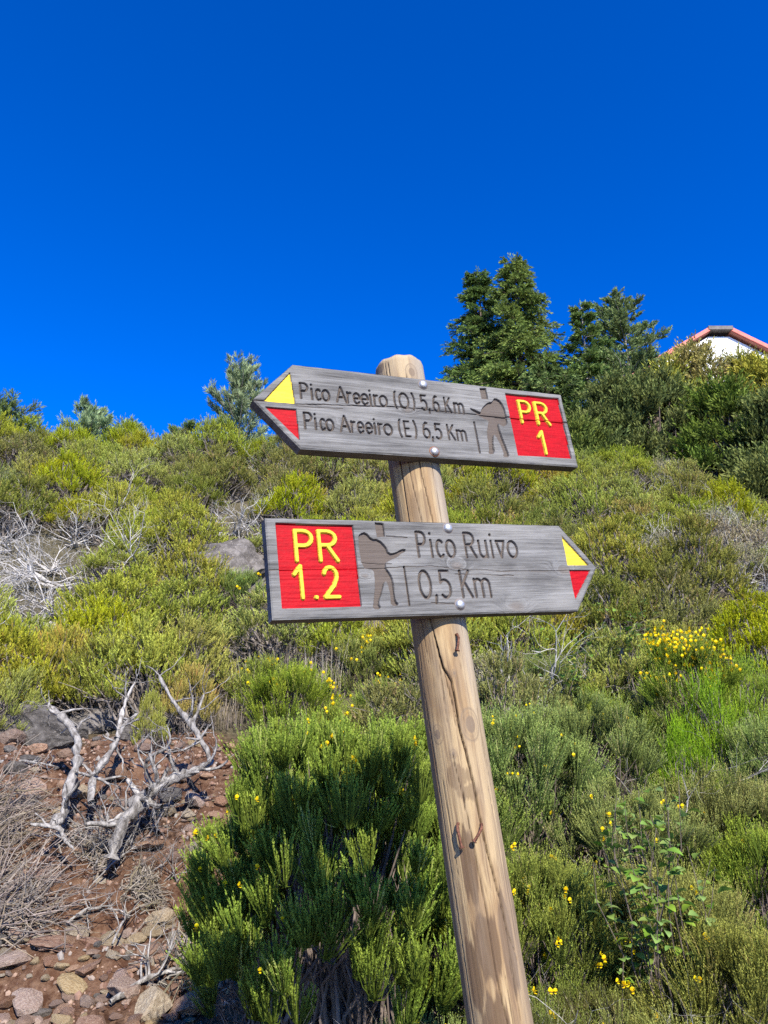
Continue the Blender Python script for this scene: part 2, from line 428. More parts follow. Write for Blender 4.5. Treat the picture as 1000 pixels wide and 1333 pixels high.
def wood_board_mat():
    m, nt, out = new_mat('weathered_board')
    v = coords(nt, 'Object', (1.0, 6, 26)); v2 = coords(nt, 'Object', (2.2, 8, 60)); v3 = coords(nt, 'Object', (3, 3, 7))
    carved = attr(nt, 'carved'); knot = attr(nt, 'knot')
    # growth rings bulge around the knots
    warp = nt.nodes.new('ShaderNodeVectorMath'); warp.operation = 'ADD'
    cmb = nt.nodes.new('ShaderNodeCombineXYZ'); L(nt, mathn(nt, 'MULTIPLY', knot, 1.3), cmb.inputs['Z'])
    L(nt, v, warp.inputs[0]); L(nt, cmb.outputs[0], warp.inputs[1])
    n1 = noise(nt, warp.outputs[0], 3.2, 7, .62, .4); n2 = noise(nt, v2, 6.5, 6, .7); n3 = noise(nt, v3, 2.6, 4, .6)
    c = ramp(nt, n1, [(.28, (.050, .047, .044)), (.48, (.112, .108, .102)), (.7, (.205, .20, .192))])
    fine = ramp(nt, n2, [(.36, (.42, .41, .40)), (.52, (1, 1, 1)), (.75, (1.0, 1.0, 1.0))])
    c = mixc(nt, .75, c, fine, 'MULTIPLY')
    c = mixc(nt, ramp(nt, n3, [(.42, (0, 0, 0)), (.72, (.75, .75, .75))]), c, mixc(nt, n2, (.145, .137, .124), (.26, .25, .232)))
    c = mixc(nt, mathn(nt, 'MULTIPLY', smoothknot(nt, knot), .55), c, (.13, .105, .085))
    brown = mixc(nt, n2, (.058, .043, .034), (.112, .088, .071))
    c = mixc(nt, carved, c, brown)
    principled(nt, out, c, .78, .2, bump=mathn(nt, 'ADD', n2, mathn(nt, 'MULTIPLY', n1, .6)), bump_s=.5, bump_d=.0035)
    return m
def smoothknot(nt, k):
    n = nt.nodes.new('ShaderNodeMapRange'); n.inputs[1].default_value = .55; n.inputs[2].default_value = 1.0; L(nt, k, n.inputs[0]); return n.outputs[0]
M['board'] = wood_board_mat()
def paint_mat(name, col, dark):
    m, nt, out = new_mat(name)
    v = coords(nt, 'Object', (6, 6, 30)); v2 = coords(nt, 'Object')
    n = noise(nt, v, 8, 6, .7); n2 = noise(nt, v2, 45, 6, .75); n3 = noise(nt, v2, 260, 3, .6)
    c = mixc(nt, ramp(nt, n, [(.3, (0, 0, 0)), (.7, (1, 1, 1))]), tuple(.8 * a for a in dark), col)
    n4 = noise(nt, coords(nt, 'Object', (4, 8, 60)), 9, 5, .7); c = mixc(nt, ramp(nt, n4, [(.62, (0, 0, 0)), (.72, (.45, .45, .45))]), c, tuple(.55 * a + .02 for a in dark))
    c = mixc(nt, ramp(nt, n2, [(.70, (0, 0, 0)), (.76, (.35, .35, .35))]), c, tuple(.8 * a + .06 for a in col))
    c = mixc(nt, ramp(nt, n3, [(.68, (0, 0, 0)), (.74, (.5, .5, .5))]), c, (.12, .09, .07))
    principled(nt, out, c, .6, .10, bump=mathn(nt, 'ADD', n, n3), bump_s=.35, bump_d=.002)
    return m
M['paint_red'] = paint_mat('red_paint', (.36, .003, .008), (.27, .002, .006))
M['paint_yellow'] = paint_mat('yellow_paint', (.66, .50, .045), (.54, .385, .03))

def build_board(name, label, v0, sL, sR, tip_s, tip_v, tip_left, H, glyphs, panel, panel_glyphs, tri_y, tri_r, hiker, cracks, knots, seed, bolts):
    TH = .0225; st = .001
    s_lo = tip_s if tip_left else sL; s_hi = sR if tip_left else tip_s
    xs = np.arange(s_lo, s_hi + st * .5, st); ys = np.arange(0, H + st * .5, st)
    X, Y = np.meshgrid(xs, ys)
    if tip_left: outline = [(sL, 0), (sR, 0), (sR, H), (sL, H), (tip_s, tip_v)]
    else: outline = [(sL, 0), (sR, 0), (tip_s, tip_v), (sR, H), (sL, H)]
    # slanted ends: pull stray vertices onto the edge
    sl = [((sL, H), (tip_s, tip_v)), ((tip_s, tip_v), (sL, 0))] if tip_left else [((sR, 0), (tip_s, tip_v)), ((tip_s, tip_v), (sR, H))]
    inside = poly_sdf(X, Y, outline) < 1e-6
    keepc = inside[:-1, :-1] | inside[1:, :-1] | inside[:-1, 1:] | inside[1:, 1:]
    for (ax, ay), (bx, by) in sl:
        nxx, nyy = (by - ay), -(bx - ax); l = math.hypot(nxx, nyy); nxx /= l; nyy /= l
        dd = np.maximum((X - ax) * nxx + (Y - ay) * nyy, 0); X = X - dd * nxx; Y = Y - dd * nyy
    Xc = (X[:-1, :-1] + X[1:, 1:]) / 2; Yc = (Y[:-1, :-1] + Y[1:, 1:]) / 2
    h = np.zeros(X.shape); carved = np.zeros(X.shape); cls = np.zeros(Xc.shape, int); parts = {}
    nid = 1
    def cut(sd, sdc, depth, soft, tintv, idname, material, lab=None, parent=None, shift=0):
        nonlocal h, carved, nid
        f = 1 - smooth(sd, -soft, soft); h = h * (1 - f) - depth * f; carved = np.maximum(carved * (1 - f * (tintv == 0)), f * tintv)
        cls[sdc < shift] = nid; parts[nid] = (idname, material, lab, parent); nid += 1; return nid - 1
    for pts, nm, mt, lb in ((tri_y, 'arrow_mark', 'paint_yellow', 'yellow painted triangle'), (tri_r, 'arrow_mark', 'paint_red', 'red painted triangle')):
        cut(poly_sdf(X, Y, pts), poly_sdf(Xc, Yc, pts), .0032, .0006, 0, nm, mt, lb, shift=-.0003)
    pid = cut(poly_sdf(X, Y, panel), poly_sdf(Xc, Yc, panel), .0042, .0006, 0, 'route_panel', 'paint_red', 'red painted route number panel', shift=-.0003)
    for ch, x0, x1, b, cp, hw in panel_glyphs:
        cut(glyph_sdf(X, Y, ch, x0, x1, b, cp, hw), glyph_sdf(Xc, Yc, ch, x0, x1, b, cp, hw), .0004, .0007, 0, 'number_letter' if ch in '12.' else 'letter', 'paint_yellow', 'yellow raised ' + {'.': 'full stop'}.get(ch, ch), pid, shift=.0006)
    hk = [sharpen(p, 1) if len(p) > 6 else p for p in hiker]
    sd = np.minimum.reduce([poly_sdf(X, Y, p) for p in hk]); sdc = np.minimum.reduce([poly_sdf(Xc, Yc, p) for p in hk])
    cut(sd, sdc, .0042, .0007, .92, 'carved_hiker', 'board', 'carved walking hiker with rucksack')
    for ch, x0, x1, b, cp, hw in glyphs:
        sd = glyph_sdf(X, Y, ch, x0, x1, b, cp, hw); sdc = glyph_sdf(Xc, Yc, ch, x0, x1, b, cp, hw)
        cut(sd, sdc, .0042, .0008, .95, 'carved_letter', 'board', 'carved ' + {'|': 'walking stick line', ',': 'comma'}.get(ch, ch))
    knotv = np.zeros(X.shape)
    for kx, ky, kr in knots:
        r = np.hypot((X - kx) / 1.7, Y - ky) / kr; knotv = np.maximum(knotv, np.exp(-r * r * .6))
    rel = (fbm(X * 9 + seed, (Y + knotv * .02) * 420, 41 + seed, 2) - .5) * .0007 + (fbm(X * 4, Y * 60, 51 + seed, 2) - .5) * .0009
    h = h + rel
    for pts, wd, dp in cracks:
        p = []
        for (ax, ay), (bx, by) in zip(pts[:-1], pts[1:]):
            n = max(2, int(abs(bx - ax) / .012))
            for q in range(n): p.append((ax + (bx - ax) * q / n, ay + (by - ay) * q / n + .0022 * (vnoise(np.array([(ax + (bx - ax) * q / n) * 55]), np.array([seed * 3.3]), 5)[0] - .5)))
        p.append(pts[-1]); d = seg_dist(X, Y, p); along = vnoise(X * 40, np.full(X.shape, seed + .5), 9)
        f = (1 - smooth(d, wd * .35, wd * .95)) * (.45 + .55 * along); h -= dp * f; carved = np.maximum(carved, f * .9)
    edge = np.minimum.reduce([np.minimum(X - s_lo, s_hi - X) + 1 * 0, Y, H - Y]); edge = np.minimum(edge, -np.minimum(poly_sdf(X, Y, outline), 0) + 0)
    wear = .0012 + .0012 * fbm(X * 60, Y * 60, 71 + seed, 2)
    h -= wear * (1 - smooth(edge, 0, .003))
    V = np.stack([X, -h, Y], -1).reshape(-1, 3)
    idx = np.arange(X.size).reshape(X.shape)
    quads = np.stack([idx[:-1, :-1], idx[:-1, 1:], idx[1:, 1:], idx[1:, :-1]], -1)
    root = bpy.data.objects.new(name, None); COL.objects.link(root); root.matrix_world = frame(POST_O - W_AX * .0628 + U_AX * v0)
    tag(root, label, 'trail sign', 'trail sign boards bolted to the post')
    objs = {}
    def sub(mask):
        f = quads[mask]; used, inv = np.unique(f, return_inverse=True); return used, inv.reshape(f.shape)
    used, f = sub(keepc & (cls == 0))
    VV = V[used]; nb = len(VV)
    # sides and back
    out2 = []; n = len(outline)
    for i in range(n):
        a, b = np.array(outline[i]), np.array(outline[(i + 1) % n]); m_ = max(1, int(np.linalg.norm(b - a) / .02))
        for q in range(m_): out2.append(a + (b - a) * q / m_)
    out2 = np.array(out2); k = len(out2)
    jit = (np.random.default_rng(seed).uniform(-1, 1, (k, 2))) * .0004
    fr = np.stack([out2[:, 0], np.full(k, .0016), out2[:, 1]], 1); bk = np.stack([out2[:, 0] + jit[:, 0], np.full(k, TH), out2[:, 1] + jit[:, 1]], 1)
    Vs = np.concatenate([VV, fr, bk]); ia = nb + np.arange(k); ib = ia + k
    side = np.stack([ia, np.roll(ia, -1), np.roll(ib, -1), ib], -1)
    kn = np.concatenate([knotv.ravel()[used], np.zeros(2 * k)]); cv = np.concatenate([carved.ravel()[used], np.full(2 * k, .12)])
    me = make_mesh('board', Vs, [f, side[:, ::-1], ib[None, :]], M['board'], {'carved': cv, 'knot': kn})
    objs[0] = link('board', me, root)
    for i, (nm, mt, lab, par) in parts.items():
        msk = keepc & (cls == i)
        if not msk.any(): continue
        used, f = sub(msk)
        me = make_mesh(nm, V[used], [f], M[mt], {'carved': carved.ravel()[used], 'knot': knotv.ravel()[used]})
        objs[i] = link(nm, me, objs[par] if par else root, label=lab)
    for bx, by, rust in bolts:
        o = link('bolt', BOLT_RUST if rust else BOLT, root, loc=(bx, -.0005, by)); o.rotation_euler = (0, by * 40, 0)
    return root

def bolt_mesh(rust):
    m, nt, out = new_mat('galvanised_bolt' + ('_rusty' if rust else ''))
    v = coords(nt, 'Object'); n = noise(nt, v, 260, 5, .7)
    c = ramp(nt, n, [(.3, (.30, .20, .14) if rust else (.38, .38, .38)), (.55, (.36, .36, .36)), (.8, (.48, .48, .49))])
    principled(nt, out, c, .46, .5, .65, bump=n, bump_s=.25, bump_d=.002)
    m2, nt2, out2 = new_mat('rust_ring' + ('_b' if rust else '')); n2 = noise(nt2, coords(nt2, 'Object'), 300, 4)
    principled(nt2, out2, ramp(nt2, n2, [(.3, (.10, .035, .015)), (.7, (.26, .11, .05))]) if rust else (.16, .13, .11), .85, .2)
    prof = [(0, -.0052), (.0025, -.0051), (.0048, -.0044), (.0066, -.0031), (.0077, -.0014), (.0080, 0.0), (.0096, .0), (.0098, .0012)]
    sg = 28; V = []; F = []; mi = []
    for i, (r, y) in enumerate(prof):
        for k in range(sg): a = 6.28318 * k / sg; V.append((r * math.cos(a), y, r * math.sin(a)))
    for i in range(len(prof) - 1):
        for k in range(sg): F.append((i * sg + k, i * sg + (k + 1) % sg, (i + 1) * sg + (k + 1) % sg, (i + 1) * sg + k)); mi.append(1 if i >= 5 else 0)
    return make_mesh('bolt', V, [np.array(F)], [m, m2], None, True, mi)
BOLT = bolt_mesh(False); BOLT_RUST = bolt_mesh(True)

mm = lambda pts: [(a / 1000, b / 1000) for a, b in pts]
def line(items, base, cap, hw): return [(c, a / 1000, b / 1000, base / 1000, cap / 1000, hw / 1000) for c, a, b in items]
hiker_up = [mm([(126, 149.5), (140, 150), (139.6, 128), (126.2, 126.5)]),
    mm([(155, 132.5), (167, 125.5), (172, 110), (172.5, 92), (171, 77.5), (158, 72.5), (151, 82), (151.5, 60), (156, 38), (160, 20), (160.5, 11.4), (147.5, 10.6), (151, 18), (145, 42), (137.5, 59), (131, 34), (131.8, 16.4), (117.5, 13.4), (121.8, 25), (122.5, 54), (128, 70), (133, 83), (118.5, 86.5), (110, 95), (97.7, 102), (97.7, 105), (112, 100), (118.8, 97), (121, 104), (128, 112), (139.5, 121), (147, 121.5)])]
hiker_lo = [mm([(-118.2, 152), (-104, 150.5), (-104.2, 129), (-117.5, 127.5)]),
    mm([(-136, 135), (-128, 123.5), (-116.5, 123.6), (-105, 112), (-101.8, 100), (-90, 101), (-77, 108), (-71.5, 107), (-73, 103.5), (-80, 101), (-88, 94.5), (-105, 88), (-109, 84), (-109.9, 76), (-103, 66), (-100.5, 56), (-101.5, 33), (-101.5, 24), (-95.5, 17), (-109, 16), (-107.9, 33), (-109.5, 54), (-115.3, 56), (-121, 39), (-130, 21.5), (-126, 12), (-139.5, 12.2), (-136.5, 24), (-131, 48), (-129.4, 69.6), (-133, 75), (-139, 75), (-146.5, 77.5), (-149.5, 91), (-149.4, 125.6), (-146.5, 132)])]
H = .155
build_board('trail_sign', 'upper grey wooden arrow board pointing left, reading Pico Areeiro, red panel PR 1', .075, -.2292, .3095, -.3006, .0815, True, H,
    line([('P', -220, -208), ('i', -202, -200), ('c', -194, -186), ('o', -183, -171), ('A', -158, -141.5), ('r', -138.5, -132), ('e', -127.5, -116.5), ('e', -113.3, -101.5), ('i', -98, -96), ('r', -90, -83.5), ('o', -80, -66.5),
          ('(', -52, -46), ('O', -42.5, -25.5), (')', -20, -14), ('5', -1, 10), (',', 12, 16), ('6', 23, 34), ('K', 46.6, 57.5), ('m', 65, 83)], 92, 29, 1.5)
    + line([('P', -218, -206), ('i', -201, -199), ('c', -191.6, -184), ('o', -181.7, -169.5), ('A', -157.3, -141.2), ('r', -137.5, -131), ('e', -126.7, -116.4), ('e', -112, -101), ('i', -97, -95), ('r', -89, -82.5), ('o', -79.3, -65),
          ('(', -51, -45), ('E', -40.5, -31.8), (')', -25, -19), ('6', -5.3, 6.6), (',', 9, 13), ('5', 18, 29.5), ('K', 43.2, 55), ('m', 60.5, 78)], 37, 29, 1.5)
    + line([('|', 99.7, 100.7)], 15, 61, 1.4),
    mm([(180, 144), (301.5, 146), (298.5, 17.2), (179.8, 16)]),
    line([('P', 206.5, 230), ('R', 243, 268.5)], 86, 46, 2.75) + line([('1', 235.5, 244.5)], 24, 46, 2.7),
    mm([(-235, 139), (-282, 82.2), (-231, 81.6)]), mm([(-281, 70.3), (-230.5, 70.8), (-229, 15.5)]),
    hiker_up, [(mm([(-300, 81), (-230, 80.5), (-180, 84), (-130, 88), (-60, 91.5), (-11, 93.5), (80, 92.3), (190, 93), (309, 93.5)]), .0016, .003), (mm([(-230, 77), (-190, 77.5), (-150, 79)]), .0012, .0015), (mm([(150, 92), (309, 95)]), .001, .001)],
    [(-.1413, .0508, .009), (-.03, .088, .006)], 1, [(.0085, .1433, 0), (.0092, .0112, 1)])
build_board('trail_sign', 'lower grey wooden arrow board pointing right, reading Pico Ruivo, red panel PR 1.2', -.1987, -.2948, .2351, .2963, .0775, False, H,
    line([('P', -49.5, -35), ('i', -26.2, -24.2), ('c', -15.5, -4), ('o', 1.8, 17.5), ('R', 38, 55.5), ('u', 64, 77.5), ('i', 87, 89), ('v', 98, 113), ('o', 119, 137)], 95, 42, 1.85)
    + line([('0', -56.5, -37), (',', -32.5, -27), ('5', -20, -2), ('K', 18.4, 35.5), ('m', 42.5, 70)], 27.5, 44, 1.9)
    + line([('|', -79.1, -78.1)], 17, 61, 1.4),
    mm([(-279, 147), (-156, 146.2), (-157.5, 17), (-279.3, 16.6)]),
    line([('P', -250.5, -225), ('R', -213.5, -186)], 89, 47, 3.1) + line([('1', -256.5, -246.5)], 32, 48, 3.0) + line([('.', -227, -224)], 30.5, 45, 3.2) + line([('2', -211.5, -190)], 32.5, 46, 3.0),
    mm([(236.2, 135), (235.2, 81.5), (280, 81.5)]), mm([(235.7, 72.4), (281, 71.8), (235, 19.5)]),
    hiker_lo, [(mm([(-102, 129.6), (-66, 127)]), .001, .0018), (mm([(-294, 73), (-200, 75), (-105, 77), (-30, 80), (30, 74), (110, 70), (235, 72)]), .0011, .0014), (mm([(-150, 86), (-100, 83)]), .001, .0015), (mm([(10, 66), (120, 63)]), .001, .0014), (mm([(-40, 20), (10, 17)]), .0014, .002)],
    [(.0159, .0804, .008), (.1137, .0097, .011), (.2254, .0718, .010), (-.146, .064, .004)], 2, [(.0104, .145, 0), (.0093, .0158, 0)])

# --- the post
def post_mat():
    m, nt, out = new_mat('post_timber')
    v = coords(nt, 'Object', (7, 7, 1.05)); v1 = coords(nt, 'Object', (30, 30, 1.2)); v2 = coords(nt, 'Object', (90, 90, 3))
    crack = attr(nt, 'crack'); knot = attr(nt, 'knot'); stain = attr(nt, 'stain'); grey = attr(nt, 'grey')
    n1 = noise(nt, v, 2.2, 5, .5, .6); n2 = noise(nt, v1, 2.0, 6, .65); n3 = noise(nt, v2, 2.0, 5, .7)
    c = mixc(nt, n2, (.22, .145, .066), (.43, .315, .17))
    c = mixc(nt, ramp(nt, n1, [(.47, (0, 0, 0)), (.53, (.75, .75, .75)), (.60, (.75, .75, .75)), (.64, (0, 0, 0))]), c, (.20, .12, .056))
    c = mixc(nt, stain, c, mixc(nt, n2, (.068, .040, .021), (.125, .078, .042)))
    c = mixc(nt, ramp(nt, n3, [(.36, (.9, .9, .9)), (.5, (0, 0, 0))]), c, (.13, .08, .045))
    c = mixc(nt, mathn(nt, 'MULTIPLY', grey, ramp(nt, n2, [(.25, (.4, .4, .4)), (.6, (1, 1, 1))])), c, (.31, .265, .205))
    c = mixc(nt, ramp(nt, knot, [(.30, (0, 0, 0)), (.42, (.7, .7, .7)), (.50, (.15, .15, .15)), (.62, (.4, .4, .4)), (.72, (.1, .1, .1)), (.82, (.9, .9, .9))]), c, (.14, .10, .066))
    n5 = noise(nt, coords(nt, 'Object', (16, 16, 2.2)), 1.6, 5, .6); c = mixc(nt, ramp(nt, n5, [(.48, (0, 0, 0)), (.66, (.5, .5, .5))]), c, (.19, .145, .10))
    c = mixc(nt, crack, c, (.045, .027, .016))
    principled(nt, out, c, .74, .22, bump=mathn(nt, 'ADD', n3, mathn(nt, 'MULTIPLY', n2, .7)), bump_s=.4, bump_d=.004)
    return m
M['post'] = post_mat()
V_TOP = .292; V_BOT = -1.56
def build_post():
    na, dv = 220, .0032
    vs = np.concatenate([np.arange(V_BOT, -.8, .03), np.arange(-.8, V_TOP - .004, dv)])
    ph = np.arange(na) * 2 * math.pi / na - math.pi
    PH, VV = np.meshgrid(ph, vs)
    r = POST_R * (1 + .004 * np.sin(3 * PH + 2) + .015 * (fbm(PH * 1.2 + 9, VV * 3, 61, 3) - .5)) + .00028 * np.interp(VV, [-.8, .3], [1, 0])
    crk = np.zeros(PH.shape); knot = np.zeros(PH.shape)
    def crack(pts, wd, dp):
        p = [(a * POST_R, b) for a, b in pts]; q = []
        for (a, b), (c, d) in zip(p[:-1], p[1:]):
            for t in np.linspace(0, 1, max(2, int(abs(d - b) / .008)), endpoint=False): q.append((a + (c - a) * t + .00012 * math.sin(1.7e3 * (b + (d - b) * t)) + .0003 * math.sin(377 * (b + (d - b) * t)), b + (d - b) * t))
        q.append(p[-1]); d = seg_dist(PH * POST_R, VV, q)
        taper = np.clip(np.minimum(VV - min(b for _, b in pts), max(b for _, b in pts) - VV) / .05, .3, 1)
        wd = wd * .6; f = 1 - smooth(d, wd * .25 * taper, wd * taper); return f, dp * f
    for pts, wd, dp in [([(-.776, -.195), (-.592, -.274), (-.355, -.299), (-.327, -.34), (-.35, -.365), (-.257, -.399), (-.152, -.447), (-.13, -.49), (-.055, -.539), (.117, -.597), (.211, -.643), (.477, -.68)], .0032, .007),
                        ([(-.713, -.231), (-.54, -.285), (-.441, -.339), (-.35, -.36)], .0018, .003), ([(-.56, -.44), (-.525, -.487), (-.476, -.532), (-.402, -.61), (-.406, -.689), (-.283, -.747), (-.28, -.9)], .0015, .003),
                        ([(-.70, -.39), (-.677, -.42), (-.582, -.457), (-.549, -.507)], .0013, .002), ([(.43, -.455), (.448, -.471), (.50, -.493)], .003, .005), ([(-1.05, .30), (-1.035, .07), (-1.028, .004), (-1.05, -.06)], .0018, .004),
                        ([(-.69, .2), (-.675, .041), (-.534, -.031), (-.52, -.15)], .0014, .002), ([(-.26, .25), (-.258, .055), (-.118, -.029), (-.1, -.1)], .0015, .003), ([(.25, .1), (.3, -.05), (.28, -.2)], .0012, .002),
                        ([(-1.5, -.3), (-1.42, -.5), (-1.4, -.8)], .0015, .002), ([(.6, -.3), (.62, -.5), (.58, -.7)], .0012, .002), ([(-.55, .31), (-.56, .24)], .0014, .003), ([(-.9, .31), (-.92, .22)], .0014, .003), ([(2.2, .3), (2.0, -.8)], .003, .006), ([(-2.6, .25), (-2.5, -.6)], .002, .004)]:
        f, d = crack(pts, wd, dp); r -= d; crk = np.maximum(crk, f)
    RP = np.random.default_rng(3)
    for _ in range(46):                       # short drying checks
        p0, v0_, ln = RP.uniform(-math.pi, math.pi), RP.uniform(-.85, .27), RP.uniform(.03, .16); f, d = crack([(p0, v0_), (p0 + RP.normal() * .04, v0_ - ln)], .0024, .0012); r -= d; crk = np.maximum(crk, f * RP.uniform(.45, .8))
    for kp, kv, ks in [(.073, -.364, .0135), (-1.117, -.372, .008), (-.217, -.286, .0035), (-.658, -.403, .004), (-.003, .2537, .010), (-1.3, .281, .014), (.9, -.62, .01), (2.4, -.2, .014), (-2.7, -.5, .012)]:
        q = np.hypot((PH - kp) * POST_R * 1.25, (VV - kv) * .8) / ks; knot = np.maximum(knot, np.exp(-q * q * .45)); r += .0012 * np.exp(-q * q * .3)
    # dark cathedral patches of bared growth layers near the foot
    a = PH * POST_R; w = .030 * (fbm(PH * 11, VV * 7, 81, 3) - .5) + .022 * (fbm(PH * 2.3, VV * 5, 83, 2) - .5)
    st = np.zeros(PH.shape)
    for kp, kv, wd, ht in [(-.70, -.555, .013, .05), (-.56, -.655, .019, .042), (.18, -.66, .012, .06), (-1.05, -.69, .012, .05), (-.62, -.76, .022, .05), (-.62, -.435, .020, .016), (-.3, -.458, .016, .012), (-.75, -.20, .014, .03), (-.8, -.25, .010, .04), (-.5, -.01, .016, .045), (-.95, -.33, .006, .05)]:
        q = np.hypot((a - kp * POST_R) / wd, (VV - kv) / ht) + w * 28
        st = np.maximum(st, (1 - smooth(q, .82, 1.0)) * (.95 if kv < -.5 else .6 if kv < -.4 else .38))
    ring = np.abs(((VV + 3.2 * (a + .028) ** 2 / POST_R * 6 + w * 1.5) * 9) % 1 - .5)
    st = np.maximum(st, (1 - smooth(ring, .04, .12)) * .35 * smooth(-VV, .42, .6))
    gr = smooth(PH, -.1, .5) * (1 - smooth(PH, 1.8, 2.4)) * (.25 + .5 * smooth(VV, -.42, -.2)) + .35 * smooth(VV, .2, .27)
    X = r * np.sin(PH); Yy = -r * np.cos(PH)
    V = [np.stack([X, Yy, VV], -1).reshape(-1, 3)]
    A = {k: [v.ravel()] for k, v in (('crack', crk), ('knot', knot), ('stain', st), ('grey', gr))}
    nr = len(vs); idx = np.arange(nr * na).reshape(nr, na)
    F = [np.stack([idx[:-1], np.roll(idx[:-1], -1, 1), np.roll(idx[1:], -1, 1), idx[1:]], -1).reshape(-1, 4)]
    # chamfered, slightly slanting top
    prev = idx[-1]; cnt = nr * na
    for fr, dz in ((.965, .0055), (.90, .009), (.6, .0095), (.25, .0097)):
        rr = r[-1] * fr
        V.append(np.stack([rr * np.sin(ph), -rr * np.cos(ph), np.full(na, vs[-1] + dz) + .0012 * np.sin(9 * ph)], -1)); cur = cnt + np.arange(na); cnt += na
        F.append(np.stack([prev, np.roll(prev, -1), np.roll(cur, -1), cur], -1)); prev = cur
        for k, v in (('crack', 0), ('knot', 0), ('stain', 0), ('grey', .6)): A[k].append(np.full(na, v))
    me = make_mesh('timber', np.concatenate(V), [np.concatenate(F), prev[None]], M['post'], {k: np.concatenate(v) for k, v in A.items()}, True)
    root = bpy.data.objects.new('signpost', None); COL.objects.link(root); root.matrix_world = frame(POST_O)
    tag(root, 'leaning round timber post carrying both trail sign boards', 'post')
    link('timber', me, root)
    # rusty bent nails
    m, nt, out = new_mat('rusty_nail'); n = noise(nt, coords(nt, 'Object'), 400, 4)
    principled(nt, out, ramp(nt, n, [(.3, (.05, .02, .012)), (.7, (.20, .085, .05))]), .8, .3, .3)
    def cyl(p, v, lift): return np.array([(POST_R + lift) * math.sin(p), -(POST_R + lift) * math.cos(p), v])
    for (p0, v0), (p1, v1) in [((.079, -.2269), (-.05, -.252)), ((-.846, -.4981), (-.80, -.5284)), ((-.13, -.5032), (-.43, -.5224))]:
        g = Geo(); pts = np.array([cyl(p0, v0, -.012), cyl(p0, v0, .004), cyl(p0 + (p1 - p0) * .2, v0 + (v1 - v0) * .25, .0085), cyl(p0 + (p1 - p0) * .6, v0 + (v1 - v0) * .65, .009), cyl(p1, v1, .008)])
        add_tubes(g, pts, np.array([.0019, .0022, .0023, .0021, .0019]), 8)
        d = norm(pts[-1] - pts[-2]); add_tubes(g, np.array([pts[-1] - d * .0002, pts[-1], pts[-1] + d * .0016, pts[-1] + d * .0018]), np.array([.0005, .0042, .0042, .0004]), 10)
        link('nail', g.mesh('nail', m, True), root)
    return root
build_post()

# ------------------------------------------------------------------ rocks
def ico(sub):
    import bmesh
    bm = bmesh.new(); bmesh.ops.create_icosphere(bm, subdivisions=sub, radius=1.0)
    V = np.array([v.co[:] for v in bm.verts]); F = np.array([[v.index for v in f.verts] for f in bm.faces]); bm.free(); return V, F
ICO = {k: ico(k) for k in (1, 2, 3, 5)}
def rock_mesh(name, seed, mat, sub=2, planes=9, flat=.75, rough=.06, shade=False):
    R = np.random.default_rng(seed); V, F = ICO[sub]; V = V.copy()
    n = norm(R.normal(size=(planes, 3))); d = R.uniform(.48, .82, planes)
    for a, b in zip(n, d): V -= np.maximum(V @ a - b, 0)[:, None] * a * .97
    q = np.stack([vnoise(V[:, 0] * 2.1 + V[:, 2] * 3.1 + seed, V[:, 1] * 2.3 - V[:, 2] * 1.7, seed + k) for k in range(3)], -1) - .5
    q2 = np.stack([vnoise(V[:, 0] * 7.1 + V[:, 2] * 8.1 + seed, V[:, 1] * 7.3 - V[:, 2] * 5.7, seed + 9 + k) for k in range(3)], -1) - .5
    V = V * (1 + 0) + q * .28 + q2 * rough * 1.6
    if sub > 3:
        for fq, am in ((5, .05), (11, .03), (23, .016)): V += norm(V) * ((np.abs(vnoise(V[:, 0] * fq + V[:, 2] * fq * .7, V[:, 1] * fq - V[:, 2] * fq * .6, seed + fq) - .5) - .25) * am * 2)[:, None]
    V[:, 2] *= flat
    return make_mesh(name, V, [F], mat, None, shade)
def boulder(px, py, size, label, mat='rock_grey', rot=(0, 0, 0), sub=3, planes=10, sink=.25, seed=1, flat=.7):
    p = ground_hit(px, py)
    o = link('boulder', rock_mesh('boulder', seed, M[mat], 5 if size[0] > .2 else sub, planes + 6, flat, .05, False), label=label, cat='rock')
    o.scale = size; o.rotation_euler = rot; o.location = (p[0], p[1] + size[1] * .6, tz(p[0], p[1]) + size[2] * (.5 - sink))
    return o
boulder(264, 776, (.82, .6, .62), 'large smooth grey boulder half buried in the shrubs on the slope', rot=(.1, -.5, .25), sub=5, planes=-1, seed=6, flat=.85, sink=.30)
boulder(35, 968, (.36, .26, .30), 'broad cracked grey rock under the bright shrub at the left edge', rot=(.1, .1, .2), seed=12)
boulder(128, 955, (.30, .24, .25), 'flat grey rock ledge behind the bleached dead limbs', rot=(.2, -.1, .5), seed=13)
boulder(205, 948, (.17, .15, .16), 'small grey rock beside the forked bleached limb', rot=(0, .2, 1.1), seed=17)
boulder(88, 962, (.16, .14, .16), 'upright grey rock wedged between the cracked rock and the ledge', rot=(.1, .3, 1.4), seed=22)
boulder(168, 965, (.13, .1, .11), 'small angular grey rock right of the ledge', rot=(.3, .1, .3), seed=23)
boulder(30, 990, (.085, .06, .045), 'thin split slab lying on the red soil', rot=(.1, .05, .1), seed=14, flat=.5)
boulder(207, 1208, (.085, .075, .085), 'pale tan rounded stone standing on the dark soil', 'rock_tan', rot=(.2, .1, .4), seed=15)
boulder(18, 1062, (.15, .12, .11), 'dark grey rock behind the grey brush heap', rot=(.2, .1, .9), seed=18)
boulder(70, 1245, (.17, .14, .07), 'low reddish slab embedded in the stony path', 'rock_red', rot=(.05, .1, .4), seed=19, flat=.5)

